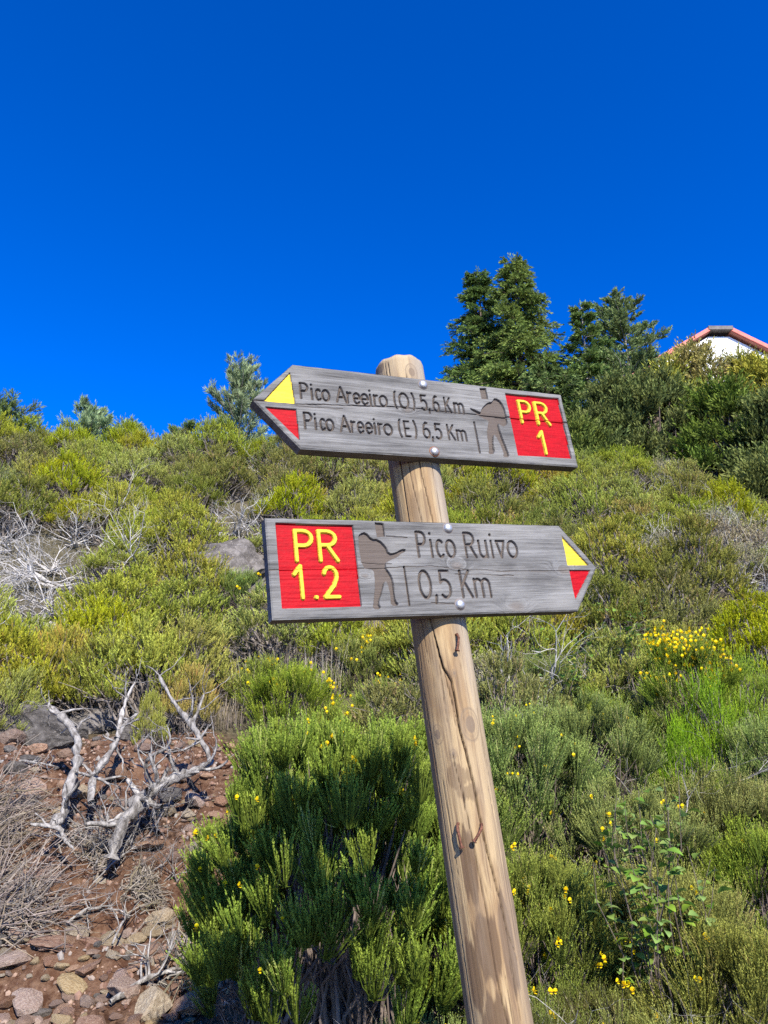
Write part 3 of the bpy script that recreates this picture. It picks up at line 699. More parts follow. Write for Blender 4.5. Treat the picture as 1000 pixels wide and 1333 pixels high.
STONES = [rock_mesh('stone', 100 + k, M[('rock_red', 'rock_pink', 'rock_tan', 'rock_pink', 'rock_red', 'rock_tan', 'rock_grey')[k % 7]], 2, 7 + k % 4, .68, .05) for k in range(12)]
def stones():
    R = np.random.default_rng(5); n = 0; spots = []
    tries = 0
    while n < 290 and tries < 14000:
        tries += 1
        if R.random() < .68: px, py = R.uniform(-20, 300), R.uniform(1215, 1345)
        else: px, py = R.uniform(-10, 330), R.uniform(955, 1110)
        if py > 1190 and px > 270 - (py - 1200) * .05: continue
        p = ground_hit(px, py)
        if bare_mask(p[0], p[1]) < .5: continue
        s = float(np.clip(R.lognormal(-3.35, .6), .013, .11)) * (1.3 if py > 1200 else .8)
        if any(math.hypot(p[0] - a, p[1] - b) < (s + c) * .62 for a, b, c in spots): continue
        spots.append((p[0], p[1], s))
        o = link('stone', STONES[R.integers(12)], ground)
        o.scale = (s * R.uniform(.8, 1.35), s * R.uniform(.8, 1.3), s * R.uniform(.7, 1.1)); o.rotation_euler = (R.uniform(-.3, .3), R.uniform(-.3, .3), R.uniform(0, 6.28))
        o.location = (p[0], p[1], tz(p[0], p[1]) + s * .12); n += 1
    for px, py, s in [(150, 1010, .07), (215, 1060, .08), (110, 1035, .07), (45, 1030, .09), (185, 975, .06), (235, 975, .06), (290, 1000, .07), (255, 1045, .08), (60, 1150, .07), (230, 1120, .06), (130, 1150, .05), (20, 1250, .065), (95, 1290, .06), (30, 1310, .075), (215, 1255, .05), (160, 1275, .05), (250, 1315, .055), (300, 975, .06), (10, 965, .10), (85, 985, .06)]:
        p = ground_hit(px, py); o = link('stone', STONES[R.integers(12)], ground); o.scale = (s * R.uniform(.9, 1.4), s * R.uniform(.8, 1.2), s * R.uniform(.8, 1.1)); o.rotation_euler = (R.uniform(-.4, .4), R.uniform(-.4, .4), R.uniform(0, 6.28)); o.location = (p[0], p[1], tz(p[0], p[1]) + s * .15)
    g = Geo(); V1, F1 = ICO[1]
    n = 8000; x = R.uniform(-2.6, -.25, n); y = R.uniform(2.2, 5.3, n); k = bare_mask(x, y) > .4; x, y = x[k], y[k]; n = len(x)
    s = np.clip(R.lognormal(-5.05, .5, n), .003, .017); z = terrain(x, y)
    sq = R.uniform(.55, 1.25, (n, 1, 3)); a = R.uniform(0, 6.28, n)
    V = V1[None] * (1 + R.uniform(-.22, .22, (n, len(V1), 1))) * sq * s[:, None, None]
    c, sn = np.cos(a)[:, None], np.sin(a)[:, None]
    V = np.stack([V[..., 0] * c - V[..., 1] * sn, V[..., 0] * sn + V[..., 1] * c, V[..., 2]], -1) + np.stack([x, y, z + s * .2], -1)[:, None]
    F = (F1[None] + (np.arange(n) * len(V1))[:, None, None]).reshape(-1, 3)
    g.add(V.reshape(-1, 3), F, .5, np.repeat(R.random(n), len(V1)))
    m, nt, out = new_mat('gravel'); r = attr(nt, 'rnd')
    principled(nt, out, ramp(nt, r, [(0, (.09, .048, .034)), (.4, (.20, .12, .085)), (.75, (.28, .19, .135)), (1, (.22, .20, .18))]), .9, .15)
    link('gravel', g.mesh('gravel', m), ground, kind='stuff')
stones()

# ------------------------------------------------------------------ plants: generators
def sprigs(g, R, B, D, Lg, nper, nl, nw, ang=.7, curve=.25, tint0=0.0, tint1=1.0, rnd=None, start=.12, diamond=False):
    """shoots from B along D with small leaves all round; returns shoot tips"""
    n = len(B); D = norm(D); Lg = np.broadcast_to(Lg, n)
    rnd = R.random(n) if rnd is None else rnd
    t = np.tile(np.linspace(start, 1, nper), (n, 1)) + R.uniform(-.5, .5, (n, nper)) / nper; t = np.clip(t, 0, 1)
    bend = perp(D, R.uniform(0, 6.283, n)) * curve * R.uniform(.2, 1, n)[:, None]; bend[:, 2] = np.abs(bend[:, 2]) * .5
    pos = B[:, None] + D[:, None] * (t * Lg[:, None])[..., None] + bend[:, None] * ((t ** 2) * Lg[:, None])[..., None]
    dirs = norm(D[:, None] + 2 * bend[:, None] * t[..., None])
    side = perp(dirs, R.uniform(0, 6.283, (n, nper)))
    aa = ang * R.uniform(.6, 1.2, (n, nper)) * np.where(t > .93, .35, 1)
    ld = dirs * np.cos(aa)[..., None] + side * np.sin(aa)[..., None]
    ll = nl * R.uniform(.7, 1.25, (n, nper)) * (1.05 - .35 * t)
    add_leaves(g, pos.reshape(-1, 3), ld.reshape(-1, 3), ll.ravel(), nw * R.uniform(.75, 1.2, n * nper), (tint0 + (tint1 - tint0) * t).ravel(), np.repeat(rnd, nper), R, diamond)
    return B + D * Lg[:, None] + bend * Lg[:, None]

def wob(R, a, b, n, amp):
    """wobbly polylines a -> b: (B,n,3)"""
    t = np.linspace(0, 1, n)[None, :, None]; P = a[:, None] * (1 - t) + b[:, None] * t
    w = R.normal(size=P.shape) * amp; w[:, 0] = 0; w[:, -1] *= .3; return P + w

def heath_mesh(seed, mat, r=.5, h=.75, clumps=46, per=24, nper=24, nl=.022, nw=.0075, slen=(.07, .13), droop=0.0):
    """puffy heath bush: returns foliage mesh, stem mesh"""
    R = np.random.default_rng(seed); g = Geo(); w = Geo()
    th = np.arange(clumps) * 2.39996 + R.uniform(-.3, .3, clumps); rho = np.sqrt((np.arange(clumps) + .5) / clumps)
    lump = .74 + .42 * R.random(clumps)
    C = np.stack([rho * np.cos(th) * r * .85, rho * np.sin(th) * r * .85, h * (.86 - .55 * rho ** 2) * lump - .10], 1)
    cr = R.uniform(.09, .17, clumps) * (r / .5) ** .7
    for c, q in zip(C, cr):
        n = per; d = R.normal(size=(n, 3)); d[:, 2] = np.abs(d[:, 2]) * 1.0 + .1; d = norm(d)
        B = c + d * q * R.uniform(.05, .75, n)[:, None]; up = d * .65 + np.array([0, 0, .75]); out = c * np.array([1, 1, 0]) * .5
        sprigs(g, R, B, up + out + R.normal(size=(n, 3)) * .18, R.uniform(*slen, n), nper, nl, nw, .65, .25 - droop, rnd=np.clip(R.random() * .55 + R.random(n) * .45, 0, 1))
    k = clumps; a = np.stack([R.normal(size=k) * .05, R.normal(size=k) * .05, np.full(k, -.12)], 1)
    add_tubes(w, wob(R, a, C, 6, .025), np.linspace(.014, .005, 6)[None].repeat(k, 0) * R.uniform(.6, 1.3, (k, 1)), 5, rnd=R.random(k))
    k2 = clumps * 4; ci = R.integers(0, clumps, k2); e = C[ci] + R.normal(size=(k2, 3)) * cr[ci][:, None] * .6
    add_tubes(w, wob(R, C[ci] * R.uniform(.55, 1, (k2, 1)), e, 4, .012), np.linspace(.004, .0015, 4)[None].repeat(k2, 0), 3, rnd=R.random(k2))
    k3 = 8; a3 = C[R.integers(0, clumps, k3)] * np.array([.8, .8, .75]); e3 = a3 + np.stack([R.normal(size=k3) * .12, R.normal(size=k3) * .12, R.uniform(.12, .34, k3)], 1)
    add_tubes(w, wob(R, a3, e3, 5, .02), np.linspace(.0045, .0016, 5)[None].repeat(k3, 0), 4, rnd=R.random(k3))      # dead grey twigs poking out
    return g.mesh('foliage', M[mat]), w.mesh('stem', M['bark_grey' if mat == 'heath_grey' else 'bark_mid'])

def broom_mesh(seed, mat, rx=.5, ry=.45, h=.7, clumps=60, per=46, nper=26, slen=(.08, .16), nl=.0095, nw=.0042, lean=.55, fan=.5, stems=90, low=.12, dome=(.5, 2.8), root=.35, bare=.25):
    """broom: many fanning sprays of upright shoots with gaps between them; returns foliage, stems, shoot tips"""
    R = np.random.default_rng(seed); g = Geo(); w = Geo(); tips = []
    k = clumps; th = np.arange(k) * 2.39996 + R.normal(size=k) * .25; rho = np.sqrt((np.arange(k) + .5) / k); sidec = rho > .74
    z = h * (1 - dome[0] * rho ** dome[1]) * (1 + R.uniform(-.16, .10, k)); z = np.where(sidec, h * R.uniform(low, .80, k), z)
    inner = R.random(k) < .22; z = np.where(inner & ~sidec, z - .16 * h, z)
    T = np.stack([rho * np.cos(th) * rx, rho * np.sin(th) * ry, z], 1); O = np.stack([np.cos(th) * rho, np.sin(th) * rho, np.zeros(k)], 1)
    Bc = []
    for c, o, sd in zip(T, O, sidec):
        n = int(per * R.uniform(.6, 1.35)); L0 = R.uniform(*slen); ax = norm(np.array([0, 0, 1.]) + o * lean * (1.35 if sd else .8) + R.normal(size=3) * .14); b0 = c - ax * L0 * 1.15; Bc.append(b0)
        a = R.uniform(0, 6.283, n); q = np.sqrt(R.random(n)); s1 = perp(np.tile(ax, (n, 1)), a)
        D = norm(ax + s1 * (q * fan)[:, None] + np.array([0, 0, .12])); Lg = L0 * R.uniform(.55, 1.2, n) * (1.12 - .3 * q)
        st = R.uniform(0, .45, n); B = b0 + D * (st * L0)[:, None] + s1 * (q * L0 * .18)[:, None]
        rn = np.clip(R.random() * .7 + R.normal(size=n) * .12 + .12, 0, 1)
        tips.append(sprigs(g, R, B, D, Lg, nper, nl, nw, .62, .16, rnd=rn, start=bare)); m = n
        add_tubes(g, np.stack([np.tile(b0, (n, 1)), B, B + D * Lg[:, None] * .8], 1), np.tile(np.array([.0017, .0013, .0006]), (n, 1)), 3, tint=.15, rnd=rn)
    Bc = np.array(Bc); i = np.arange(stems) % k; a = np.stack([R.normal(size=stems) * rx * .22, R.normal(size=stems) * ry * .22, np.full(stems, -root)], 1)
    add_tubes(w, wob(R, a, Bc[i] + R.normal(size=(stems, 3)) * .015, 7, .034), np.linspace(.008, .002, 7)[None].repeat(stems, 0) * R.uniform(.5, 1.3, (stems, 1)), 4, rnd=R.random(stems))
    return g.mesh('foliage', M[mat]), w.mesh('stem', M['bark']), np.concatenate(tips)

def branch_tree(g, R, p, d, ln, rad, depth, maxd, kids=(2, 4), spread=.7, wig=.22, sides=5, up=.15):
    n = 6; P = [np.array(p, float)]; d = np.array(d, float)
    for k in range(n - 1):
        d = norm(d + R.normal(size=3) * wig + np.array([0, 0, up * .2])); P.append(P[-1] + d * ln / (n - 1))
    P = np.array(P); rr = np.linspace(rad, rad * (.55 if depth < maxd else .25), n)
    add_tubes(g, P, rr, max(3, sides - depth), rnd=R.random())
    if depth < maxd:
        for k in range(R.integers(kids[0], kids[1] + 1)):
            i = R.integers(2, n); dd = norm(norm(P[i] - P[i - 1]) + R.normal(size=3) * spread)
            branch_tree(g, R, P[i], dd, ln * R.uniform(.45, .8), rr[i] * R.uniform(.5, .8), depth + 1, maxd, kids, spread, wig, sides, up)
def dead_shrub_mesh(seed, size=.6, mat='bleached', trunks=6, maxd=3, rad=.012, flat=.5):
    R = np.random.default_rng(seed); g = Geo()
    for k in range(trunks):
        a = R.uniform(0, 6.283); d = norm(np.array([math.cos(a), math.sin(a), R.uniform(.25, 1.2) / (flat * 2)]))
        branch_tree(g, R, (R.normal() * .05, R.normal() * .05, -.05), d, size * R.uniform(.5, .85), rad * R.uniform(.7, 1.2), 0, maxd)
    return g.mesh('branch', M[mat])
def tuft_mesh(seed, mat='dry', n=160, h=(.12, .38), r=.16, wid=.004, bend=.6):
    R = np.random.default_rng(seed); g = Geo()
    a = R.uniform(0, 6.283, n); q = np.sqrt(R.random(n)) * r; B = np.stack([q * np.cos(a), q * np.sin(a), np.full(n, -.03)], 1)
    o = a + R.normal(size=n) * .8; H_ = R.uniform(*h, n); lean = R.uniform(.1, bend, n)
    O = np.stack([np.cos(o), np.sin(o), np.zeros(n)], 1); S = np.stack([-np.sin(o), np.cos(o), np.zeros(n)], 1)
    rows = []
    for t, wv in ((0, 1), (.4, .9), (.75, .6), (1, .08)):
        c = B + np.array([0, 0, 1]) * (H_ * (t - .25 * lean * t * t))[:, None] + O * (H_ * lean * t ** 1.8)[:, None]
        rows.append(np.stack([c - S * wid * wv * .5, c + S * wid * wv * .5], 1))
    V = np.stack(rows, 1).reshape(n, 8, 3); b = (np.arange(n) * 8)[:, None]
    F = np.concatenate([b + np.array([[2 * k, 2 * k + 1, 2 * k + 3, 2 * k + 2]]) for k in range(3)])
    g.add(V.reshape(-1, 3), F, np.tile(np.array([0, 0, .4, .4, .75, .75, 1, 1]), n), np.repeat(R.random(n), 8))
    return g.mesh('blade', M[mat])

def shrub(name, meshes, loc, scale, rz, label, cat, group=None, tilt=(0, 0), part_names=('foliage', 'stem')):
    o = bpy.data.objects.new(name, None); COL.objects.link(o); o.location = loc
    o.scale = (scale, scale, scale) if np.ndim(scale) == 0 else scale; o.rotation_euler = (tilt[0], tilt[1], rz)
    tag(o, label, cat, group)
    for nm, me in zip(part_names, meshes): link(nm, me, o)
    return o

# one pea flower: banner, two wings, keel
def flower_mesh():
    g = Geo()
    def petal(c, ln, wd, tilt, yaw):
        t = np.array([[0, 0], [.35, -.5], [.35, .5], [.8, -.42], [.8, .42], [1, 0]]); V = []
        for u, v in t:
            x, y, z = u * ln, v * wd, .25 * ln * math.sin(u * 2.6) - .5 * abs(v) * wd
            z, x = x * math.sin(tilt) + z * math.cos(tilt), x * math.cos(tilt) - z * math.sin(tilt)
            V.append((x * math.cos(yaw) - y * math.sin(yaw) + c[0], x * math.sin(yaw) + y * math.cos(yaw) + c[1], z + c[2]))
        g.add(V, [[0, 1, 2], [1, 3, 2], [3, 4, 2], [3, 5, 4]], .5, .5)
    petal((0, 0, 0), .0125, .013, 1.2, 0); petal((0, 0, 0), .012, .006, .15, .35); petal((0, 0, 0), .012, .006, .15, -.35); petal((.001, 0, -.001), .011, .007, -.35, 0); petal((0, 0, .001), .009, .008, 1.9, 2.8)
    return g.mesh('flower', M['petal'])
FLOWER = flower_mesh()
def bloom(bush, pts, R, size=(.8, 1.3), cluster=1, spread=.015):
    """flowers on a bush at points given in the bush's own space"""
    s = bush.scale
    for p in pts:
        for k in range(R.integers(1, cluster + 1)):
            o = link('flower', FLOWER, bush); o.location = Vector(p) + Vector(R.normal(size=3) * spread * (k > 0)); q = R.uniform(*size)
            o.scale = (q / s[0], q / s[1], q / s[2]); o.rotation_euler = (0, 0, R.uniform(-2.9, -.2) - bush.rotation_euler[2])

# ------------------------------------------------------------------ foreground broom
R0 = np.random.default_rng(77)
def seen_tips(tips, scale, rz, loc, R, n, lo=.0):
    """tips that face the path, for flowers"""
    c, s = math.cos(rz), math.sin(rz); y = tips[:, 0] * s + tips[:, 1] * c
    k = np.where((y < np.quantile(y, .55)) & (tips[:, 2] > lo))[0]; return tips[R.choice(k, n, replace=False)]
fo, sm, tp = broom_mesh(301, 'broom', .46, .56, 1.06, 410, 40, 28, (.06, .12), .0075, .0042, .32, .40, 130, .50, (.22, 4.5), .1)
p = (-.13, 2.42); front = shrub('broom_bush', (fo, sm), (p[0], p[1], tz(*p) - .02), 1.0, .2, 'big sage-green broom bush in front, crossed by the shadow of the signs', 'bush')
R = np.random.default_rng(31); bloom(front, seen_tips(tp, 1, .2, 0, R, 46) * np.array([1.05, 1.05, .98]), R, (.75, 1.1), cluster=2)
BROOM = [broom_mesh(310 + k, m, .5, .46, .62, 84, 46, 24, sl, .0098, .0044, .5, .5) for k, (m, sl) in enumerate([('broom_right', (.11, .2)), ('broom_right', (.09, .17)), ('broom', (.10, .18)), ('broom_olive', (.12, .2)), ('broom_olive', (.10, .18))])] + [broom_mesh(318, 'broom_dry', .5, .46, .62, 52, 34, 18, (.10, .2), .0095, .004, .6, .7, 260)]
BR = [  # px, py of the crown's top, distance, proto, width scale, flowers, label
    (500, 1165, 1.95, 2, .42, 9, 'low leafy broom bush at the bottom edge, left of the post foot'),
    (385, 1268, 1.75, 2, .24, 3, 'small upright broom clump at the bottom edge in front of the dark hollow'),
    (560, 1085, 2.15, 2, .45, 7, 'green broom bush touching the left side of the lower post'),
    (690, 1020, 2.7, 0, .62, 9, 'flowering broom bush right behind the middle of the post'),
    (660, 880, 3.6, 0, .85, 8, 'tall pale-tipped broom bush behind the post below the lower board'),
    (755, 905, 3.9, 1, .80, 5, 'broom bush with bare stems, right of the post'),
    (690, 1165, 2.3, 5, .45, 8, 'low tangled broom bush beside the lower post, with dry twigs'),
    (740, 1275, 2.0, 5, .34, 6, 'small yellow-flowered broom bush beside the foot of the post'),
    (880, 1125, 2.7, 3, .62, 4, 'dense olive heath-like bush above the lower right corner'),
    (960, 1190, 2.3, 3, .60, 2, 'olive-brown fine-shooted bush in the lower right corner'),
    (840, 1215, 2.1, 4, .52, 2, 'olive fine-shooted bush at the bottom edge right of the post'),
    (985, 1060, 3.1, 1, .70, 3, 'green broom bush at the right edge, lower half'),
    (930, 990, 3.5, 4, .72, 1, 'olive bush behind the broad-leaved bramble'),
    (1010, 930, 4.0, 0, .85, 2, 'tall broom bush at the right edge beside the bright heath'),
    (560, 905, 3.3, 0, .75, 4, 'pale green broom bush left of the post, behind the shaded bush'),
    (455, 915, 3.1, 2, .70, 2, 'sunlit pale broom behind the shaded front bush'),
    (352, 955, 3.0, 2, .52, 2, 'small pale broom at the left shoulder of the shaded bush'),
    (610, 1000, 2.75, 1, .55, 4, 'dark green broom bush hidden half behind the post'),
    (810, 1000, 3.2, 1, .66, 4, 'broom bush just behind the broad-leaved bramble'),
    (775, 1165, 2.4, 5, .42, 6, 'scrubby broom bush with dead stems below the bramble'),
]
for i, (px, py, yy, k, sc, nf, lab) in enumerate(BR):
    P = at(px, py, yy); zg = tz(P[0], yy); sc = sc * 1.08; zb = min(P[2] - .62 * 1.05 * sc, zg + .30 * sc)
    rz = i * 1.3; fo, sm, tp = BROOM[k]
    o = shrub('broom_bush', (fo, sm), (P[0], yy, zb), sc, rz, lab, 'bush', 'broom bushes around the post', (R0.normal() * .05, R0.normal() * .05))
    R = np.random.default_rng(400 + i); bloom(o, seen_tips(tp, sc, rz, 0, R, int(nf * 2.2)), R, (.7, 1.15), cluster=3, spread=.02)

# ------------------------------------------------------------------ heath on the slope
HEATH = {
    'yellow-green': [heath_mesh(500 + k, 'heath', .5, .72) for k in range(3)],
    'olive': [heath_mesh(510 + k, 'heath_olive', .5, .8) for k in range(2)],
    'grey-brown': [heath_mesh(520 + k, 'heath_grey', .5, .66, 36, 20, 16) for k in range(2)],
    'rusty': [heath_mesh(530, 'heath_rust', .5, .7)],
}
DEAD = [dead_shrub_mesh(540 + k, .62, 'bleached', 5 + k % 3, 3, .011, .45 + .1 * k) for k in range(5)]
DENSE = [dead_shrub_mesh(590 + k, .55, 'bleached', 13, 3, .009, 1.0) for k in range(2)]
DEAD_FINE = dead_shrub_mesh(547, .5, 'dead_limb', 14, 3, .006, .3)
TUFT = [tuft_mesh(550, 'dry', 150), tuft_mesh(551, 'dry_grey', 170, (.1, .3), .2), tuft_mesh(552, 'grass', 150, (.15, .42), .15)]
FLOWERY = broom_mesh(560, 'broom_right', .45, .42, .55, 40, 34, 18, (.12, .22), .015, .0065, .5, .5, 60)
occupied = []
def zone(px, py):
    if px > 800: return 'below the dark trees at the right' if py < 760 else 'above the gold broom at the right'
    if px > 560: return 'behind the boards, right of the post' if py < 700 else 'right of the post below the lower board'
    if px > 330: return 'seen between the two boards' if py < 690 else 'left of the post below the lower board'
    if py < 620: return 'along the skyline at the left'
    if py < 720: return 'on the upper left slope above the boulder'
    return 'around the grey boulder and dead branches'
cnt = {}
def put_heath(kind, x, y, s, rz, label=None, sz=None, grp=True, k=None):
    me = HEATH[kind][(k if k is not None else int(R0.integers(0, 9))) % len(HEATH[kind])]
    z = tz(x, y); px, py = project((x, y, z + .4 * s))
    lab = label or f'{kind} heath bush {zone(px, py)}'
    return shrub('heath_bush', me, (x, y, z - .02), (s, s, sz or s), rz, lab, 'bush', (f'heath bushes {zone(px, py)}' if not label else None), (R0.normal() * .08, R0.normal() * .08))
# named bushes first (px, py of crown top, distance, width scale)
NAMED = [('yellow-green', 25, 790, 5.35, 1.0, 'bright yellow-green heath bush at the left edge over the grey rock'), ('rusty', 95, 770, 5.7, .8, 'rust-tipped heath bush beside the bright one at the left'),
         ('yellow-green', 185, 795, 5.8, .9, 'round yellow-green heath bush above the bleached limbs'), ('olive', 125, 825, 5.55, .6, 'low olive heath bush overhanging the grey rock ledge'),
         ('rusty', 252, 830, 5.3, .45, 'small amber-tipped heath bush beside the forked limb'), ('yellow-green', 203, 880, 5.0, .24, 'little yellow-green heath tuft between the bleached limbs'),
         ('yellow-green', 15, 845, 5.0, .5, 'low bright heath bush drooping over the cracked rock')]
for kind, px, py, yy, w, lab in NAMED:
    P = at(px, py, yy); zg = tz(P[0], yy); o = put_heath(kind, P[0], yy, w, R0.uniform(0, 6.28), lab, max(.25, (P[2] - zg)) / .82); occupied.append((P[0], yy, .3 * w))
for px, py, yy, w, lab in [(880, 905, 3.7, .42, 'vivid lime heath bush right of the broom'), (915, 850, 4.3, .50, 'tall vivid lime heath bush below the gold broom'), (960, 830, 4.7, .55, 'lime heath bush at the right edge behind the gold broom')]:
    P = at(px, py, yy); zg = tz(P[0], yy)
    if 'bright' not in HEATH: HEATH['bright'] = [heath_mesh(570, 'heath_bright', .5, .8, 44, 30, 26, .016, .0055, (.09, .17))]
    put_heath('bright', P[0], yy, w, R0.uniform(0, 6.28), lab, max(.25, (P[2] - zg)) / .9); occupied.append((P[0], yy, .35 * w))

bx_, by_, _ = ground_hit(262, 778)
def scatter():
    R = np.random.default_rng(91); spots = []
    y = 4.9
    while y < 17.0:
        st = .56 + .036 * (y - 5); half = y * .58 + 1.0
        x = -half
        while x < half:
            px_, py_ = x + R.uniform(-.3, .3) * st, y + R.uniform(-.3, .3) * st; x += st * (1.02 if y < 9 else 1.1)
            spots.append((px_, py_))
        y += st * .93
    n = 0
    for x, y in spots:
        if bare_mask(x, y) > .35: continue
        if math.hypot((x - bx_ - .1) / .62, (y - by_ - .45) / .55) < 1.0: continue
        if any(math.hypot(x - a, y - b) < c for a, b, c in occupied): continue
        z = tz(x, y); px, py = project((x, y, z + .4))
        if px < -90 or px > 1090: continue
        if y > 15.2 and (px > 700): continue
        f = fbm(np.array([x * .35 + 5]), np.array([y * .35]), 99, 3)[0]; r = R.random()
        in_meadow = 255 < px < 560 and 770 < py < 930
        dead_patch = (px < 150 and 675 < py < 790) or (300 < px < 330 and 640 < py < 720)
        if in_meadow:
            if r < .36: shrub('grass_tuft', (TUFT[R.integers(0, 3)],), (x, y, z), R.uniform(1.1, 1.7), R.uniform(0, 6.28), 'dry straw-coloured grass tuft in the flowery patch left of the post', 'grass tuft', 'dry grass tufts in the flowery patch', part_names=('blade',)); continue
            if r < .85:
                o = shrub('broom_bush', FLOWERY[:2], (x, y, z - .05), R.uniform(.6, .85), R.uniform(0, 6.28), 'loose yellow-flowered broom in the grassy patch left of the post', 'bush', 'flowering broom in the grassy patch')
                t = FLOWERY[2]; bloom(o, t[R.choice(len(t), 14, replace=False)], R, (1.2, 1.9), 3, .04); continue
        if 240 < px < 345 and 620 < py < 770 and r < .3:
            o = shrub('broom_bush', FLOWERY[:2], (x, y, z + .1), R.uniform(.7, .9), R.uniform(0, 6.28), 'loose yellow-flowered broom by the grey boulder', 'bush', 'flowering broom in the grassy patch'); t = FLOWERY[2]; bloom(o, t[R.choice(len(t), 9, replace=False)], R, (1.6, 2.4), 3, .05); continue
        if dead_patch and r > .8: continue
        if dead_patch:
            shrub('dead_shrub', (DENSE[R.integers(0, 2)],), (x, y, z + .08), R.uniform(1.1, 1.5), R.uniform(0, 6.28), 'bleached dead heath with bare white branches on the left slope', 'dead shrub', 'bleached dead shrubs at the left', part_names=('branch',)); continue
        if px > 700 and y < 6.2 and r < .55:
            o = shrub('broom_bush', BROOM[R.integers(0, 2)][:2], (x, y, z - .05), R.uniform(.75, 1.0), R.uniform(0, 6.28), 'green broom bush in the thicket right of the lower board', 'bush', 'broom thicket right of the lower board'); continue
        if r < .07:
            shrub('dead_shrub', (DEAD[R.integers(0, 5)],), (x, y, z + .12), R.uniform(.8, 1.2), R.uniform(0, 6.28), f'bare white dead heath {zone(px, py)}', 'dead shrub', f'dead shrubs {zone(px, py)}', part_names=('branch',))
            continue
        kind = 'yellow-green' if f + R.normal() * .13 > .45 else ('olive' if R.random() < .74 else 'grey-brown')
        if R.random() < .07: kind = 'rusty'
        s = R.uniform(.9, 1.3) * (.8 if y < 6.5 else 1.0) * (1.0 + .03 * (y - 8 if y > 8 else 0))
        put_heath(kind, x, y, s, R.uniform(0, 6.28), sz=s * R.uniform(.75, 1.15)); n += 1
    return n
scatter()
LAND = [('left tip of the upper board', 330, 525), ('right end of the upper board', 748, 575), ('left end of the lower board', 345, 740), ('tip of the lower board', 778, 740), ('grey boulder', 262, 745), ('young blue-green pine', 318, 560), ('pale skyline pine', 122, 560),
        ('golden broom', 885, 850), ('post between the boards', 545, 640), ('dead branch tangle', 55, 750), ('round heath above the limbs', 185, 850), ('post below the lower board', 580, 850), ('lowest dark evergreen', 960, 640), ('left edge of the picture', 0, 640), ('lower bramble', 700, 830)]
ORD = ['nearest', 'second', 'third', 'fourth', 'fifth', 'sixth', 'seventh', 'eighth', 'ninth', 'tenth', 'eleventh', 'twelfth', 'thirteenth', 'fourteenth', 'fifteenth', 'sixteenth', 'seventeenth', 'eighteenth', 'nineteenth', 'twentieth']
def relabel():
    bins = {}
    for o in [o for o in COL.objects if o.parent is None and o.get('group') and o.name.split('.')[0] in ('heath_bush', 'dead_shrub', 'grass_tuft', 'broom_bush') and o['group'] != 'broom bushes around the post']:
        px, py = project(o.location + Vector((0, 0, .35))); px = min(max(px, 0), 1000)
        nm, lx, ly = min(LAND, key=lambda l: math.hypot(px - l[1], py - l[2])); dx, dy = px - lx, py - ly
        side = ('right of' if dx > 0 else 'left of') if abs(dx) > abs(dy) * 1.2 else ('below' if dy > 0 else 'above')
        kind = o['label'].split(' heath')[0] + ' heath bush' if o.name.startswith('heath') else {'dead_shrub': 'bare white dead shrub', 'grass_tuft': 'dry grass tuft', 'broom_bush': 'green broom bush'}[o.name.split('.')[0]]
        if o.name.startswith('broom') and 'yellow' in o['label']: kind = 'yellow-flowered loose broom'
        bins.setdefault((kind, side, nm), []).append((math.hypot(dx, dy), o))
    for (kind, side, nm), l in bins.items():
        l.sort(key=lambda t: t[0])
        for i, (_, o) in enumerate(l): o['label'] = f'{kind} {side} the {nm}' + ('' if len(l) == 1 else f', {ORD[min(i, 19)]} such' if i else ', nearest such')
relabel()
# dead twigs sticking out of the heath at spots the picture shows (px, py of the top, distance)
for px, py, yy, lab in [(690, 800, 5.6, 'white antler-like dead branch right under the lower board'), (985, 690, 8.0, 'bleached dead branch leaning at the right edge'), (500, 648, 10.0, 'bleached bare twigs showing just left of the post between the boards'),
                       (640, 805, 5.8, 'bare white twigs right of the post under the lower board'), (60, 740, 6.1, 'lower bleached branches in front of the big left tangle'), 
                       (800, 905, 3.75, 'arched pale dead twigs in the broom right of the post'), (750, 1190, 2.25, 'grey dead broom stems beside the lower post'), (790, 1215, 2.15, 'grey dead stems below the broad-leaved bramble'), (560, 1240, 1.95, 'dry grey stems left of the post foot'),
                       (745, 650, 10.5, 'pale bare twigs among heath above the lower board tip'), (205, 665, 8.6, 'pale bare twigs above the round heath bush'), (95, 565, 14.0, 'grey leafless heath on the left skyline'), (850, 650, 10.0, 'pale bare twigs in the heath at the right'), (150, 635, 10.0, 'white bare twigs on the upper left slope'), (800, 700, 8.0, 'white bare twigs right of the lower board tip'), (930, 660, 9.5, 'white bare twigs below the dark evergreens')]:
    P = at(px, py, yy); zg = tz(P[0], yy); s_ = max(.25, P[2] - zg) / .62
    shrub('dead_shrub', (DEAD[int(R0.integers(0, 5))] if yy > 4 else DEAD_FINE,), (P[0], yy, zg), (min(s_, 1.4), min(s_, 1.4), s_), R0.uniform(0, 6.28), lab, 'dead shrub', part_names=('branch',))

# gold broom in full flower at the right
fo, sm, tp = broom_mesh(580, 'broom_right', .34, .3, .62, 40, 34, 20, (.1, .18), .010, .0045, .5, .5, 60)
P = at(885, 820, 4.6); zg = tz(P[0], 4.6); o = shrub('broom_bush', (fo, sm), (P[0], 4.6, P[2] - .64), 1, .4, 'broom bush covered in golden flowers at the right', 'bush')
R = np.random.default_rng(15); k = np.where((tp[:, 2] > .3) & (tp[:, 1] < .12) & (np.abs(tp[:, 0]) < .22))[0]; bloom(o, tp[R.choice(k, min(len(k), 95), replace=False)], R, (1.0, 1.6), 5, .035)

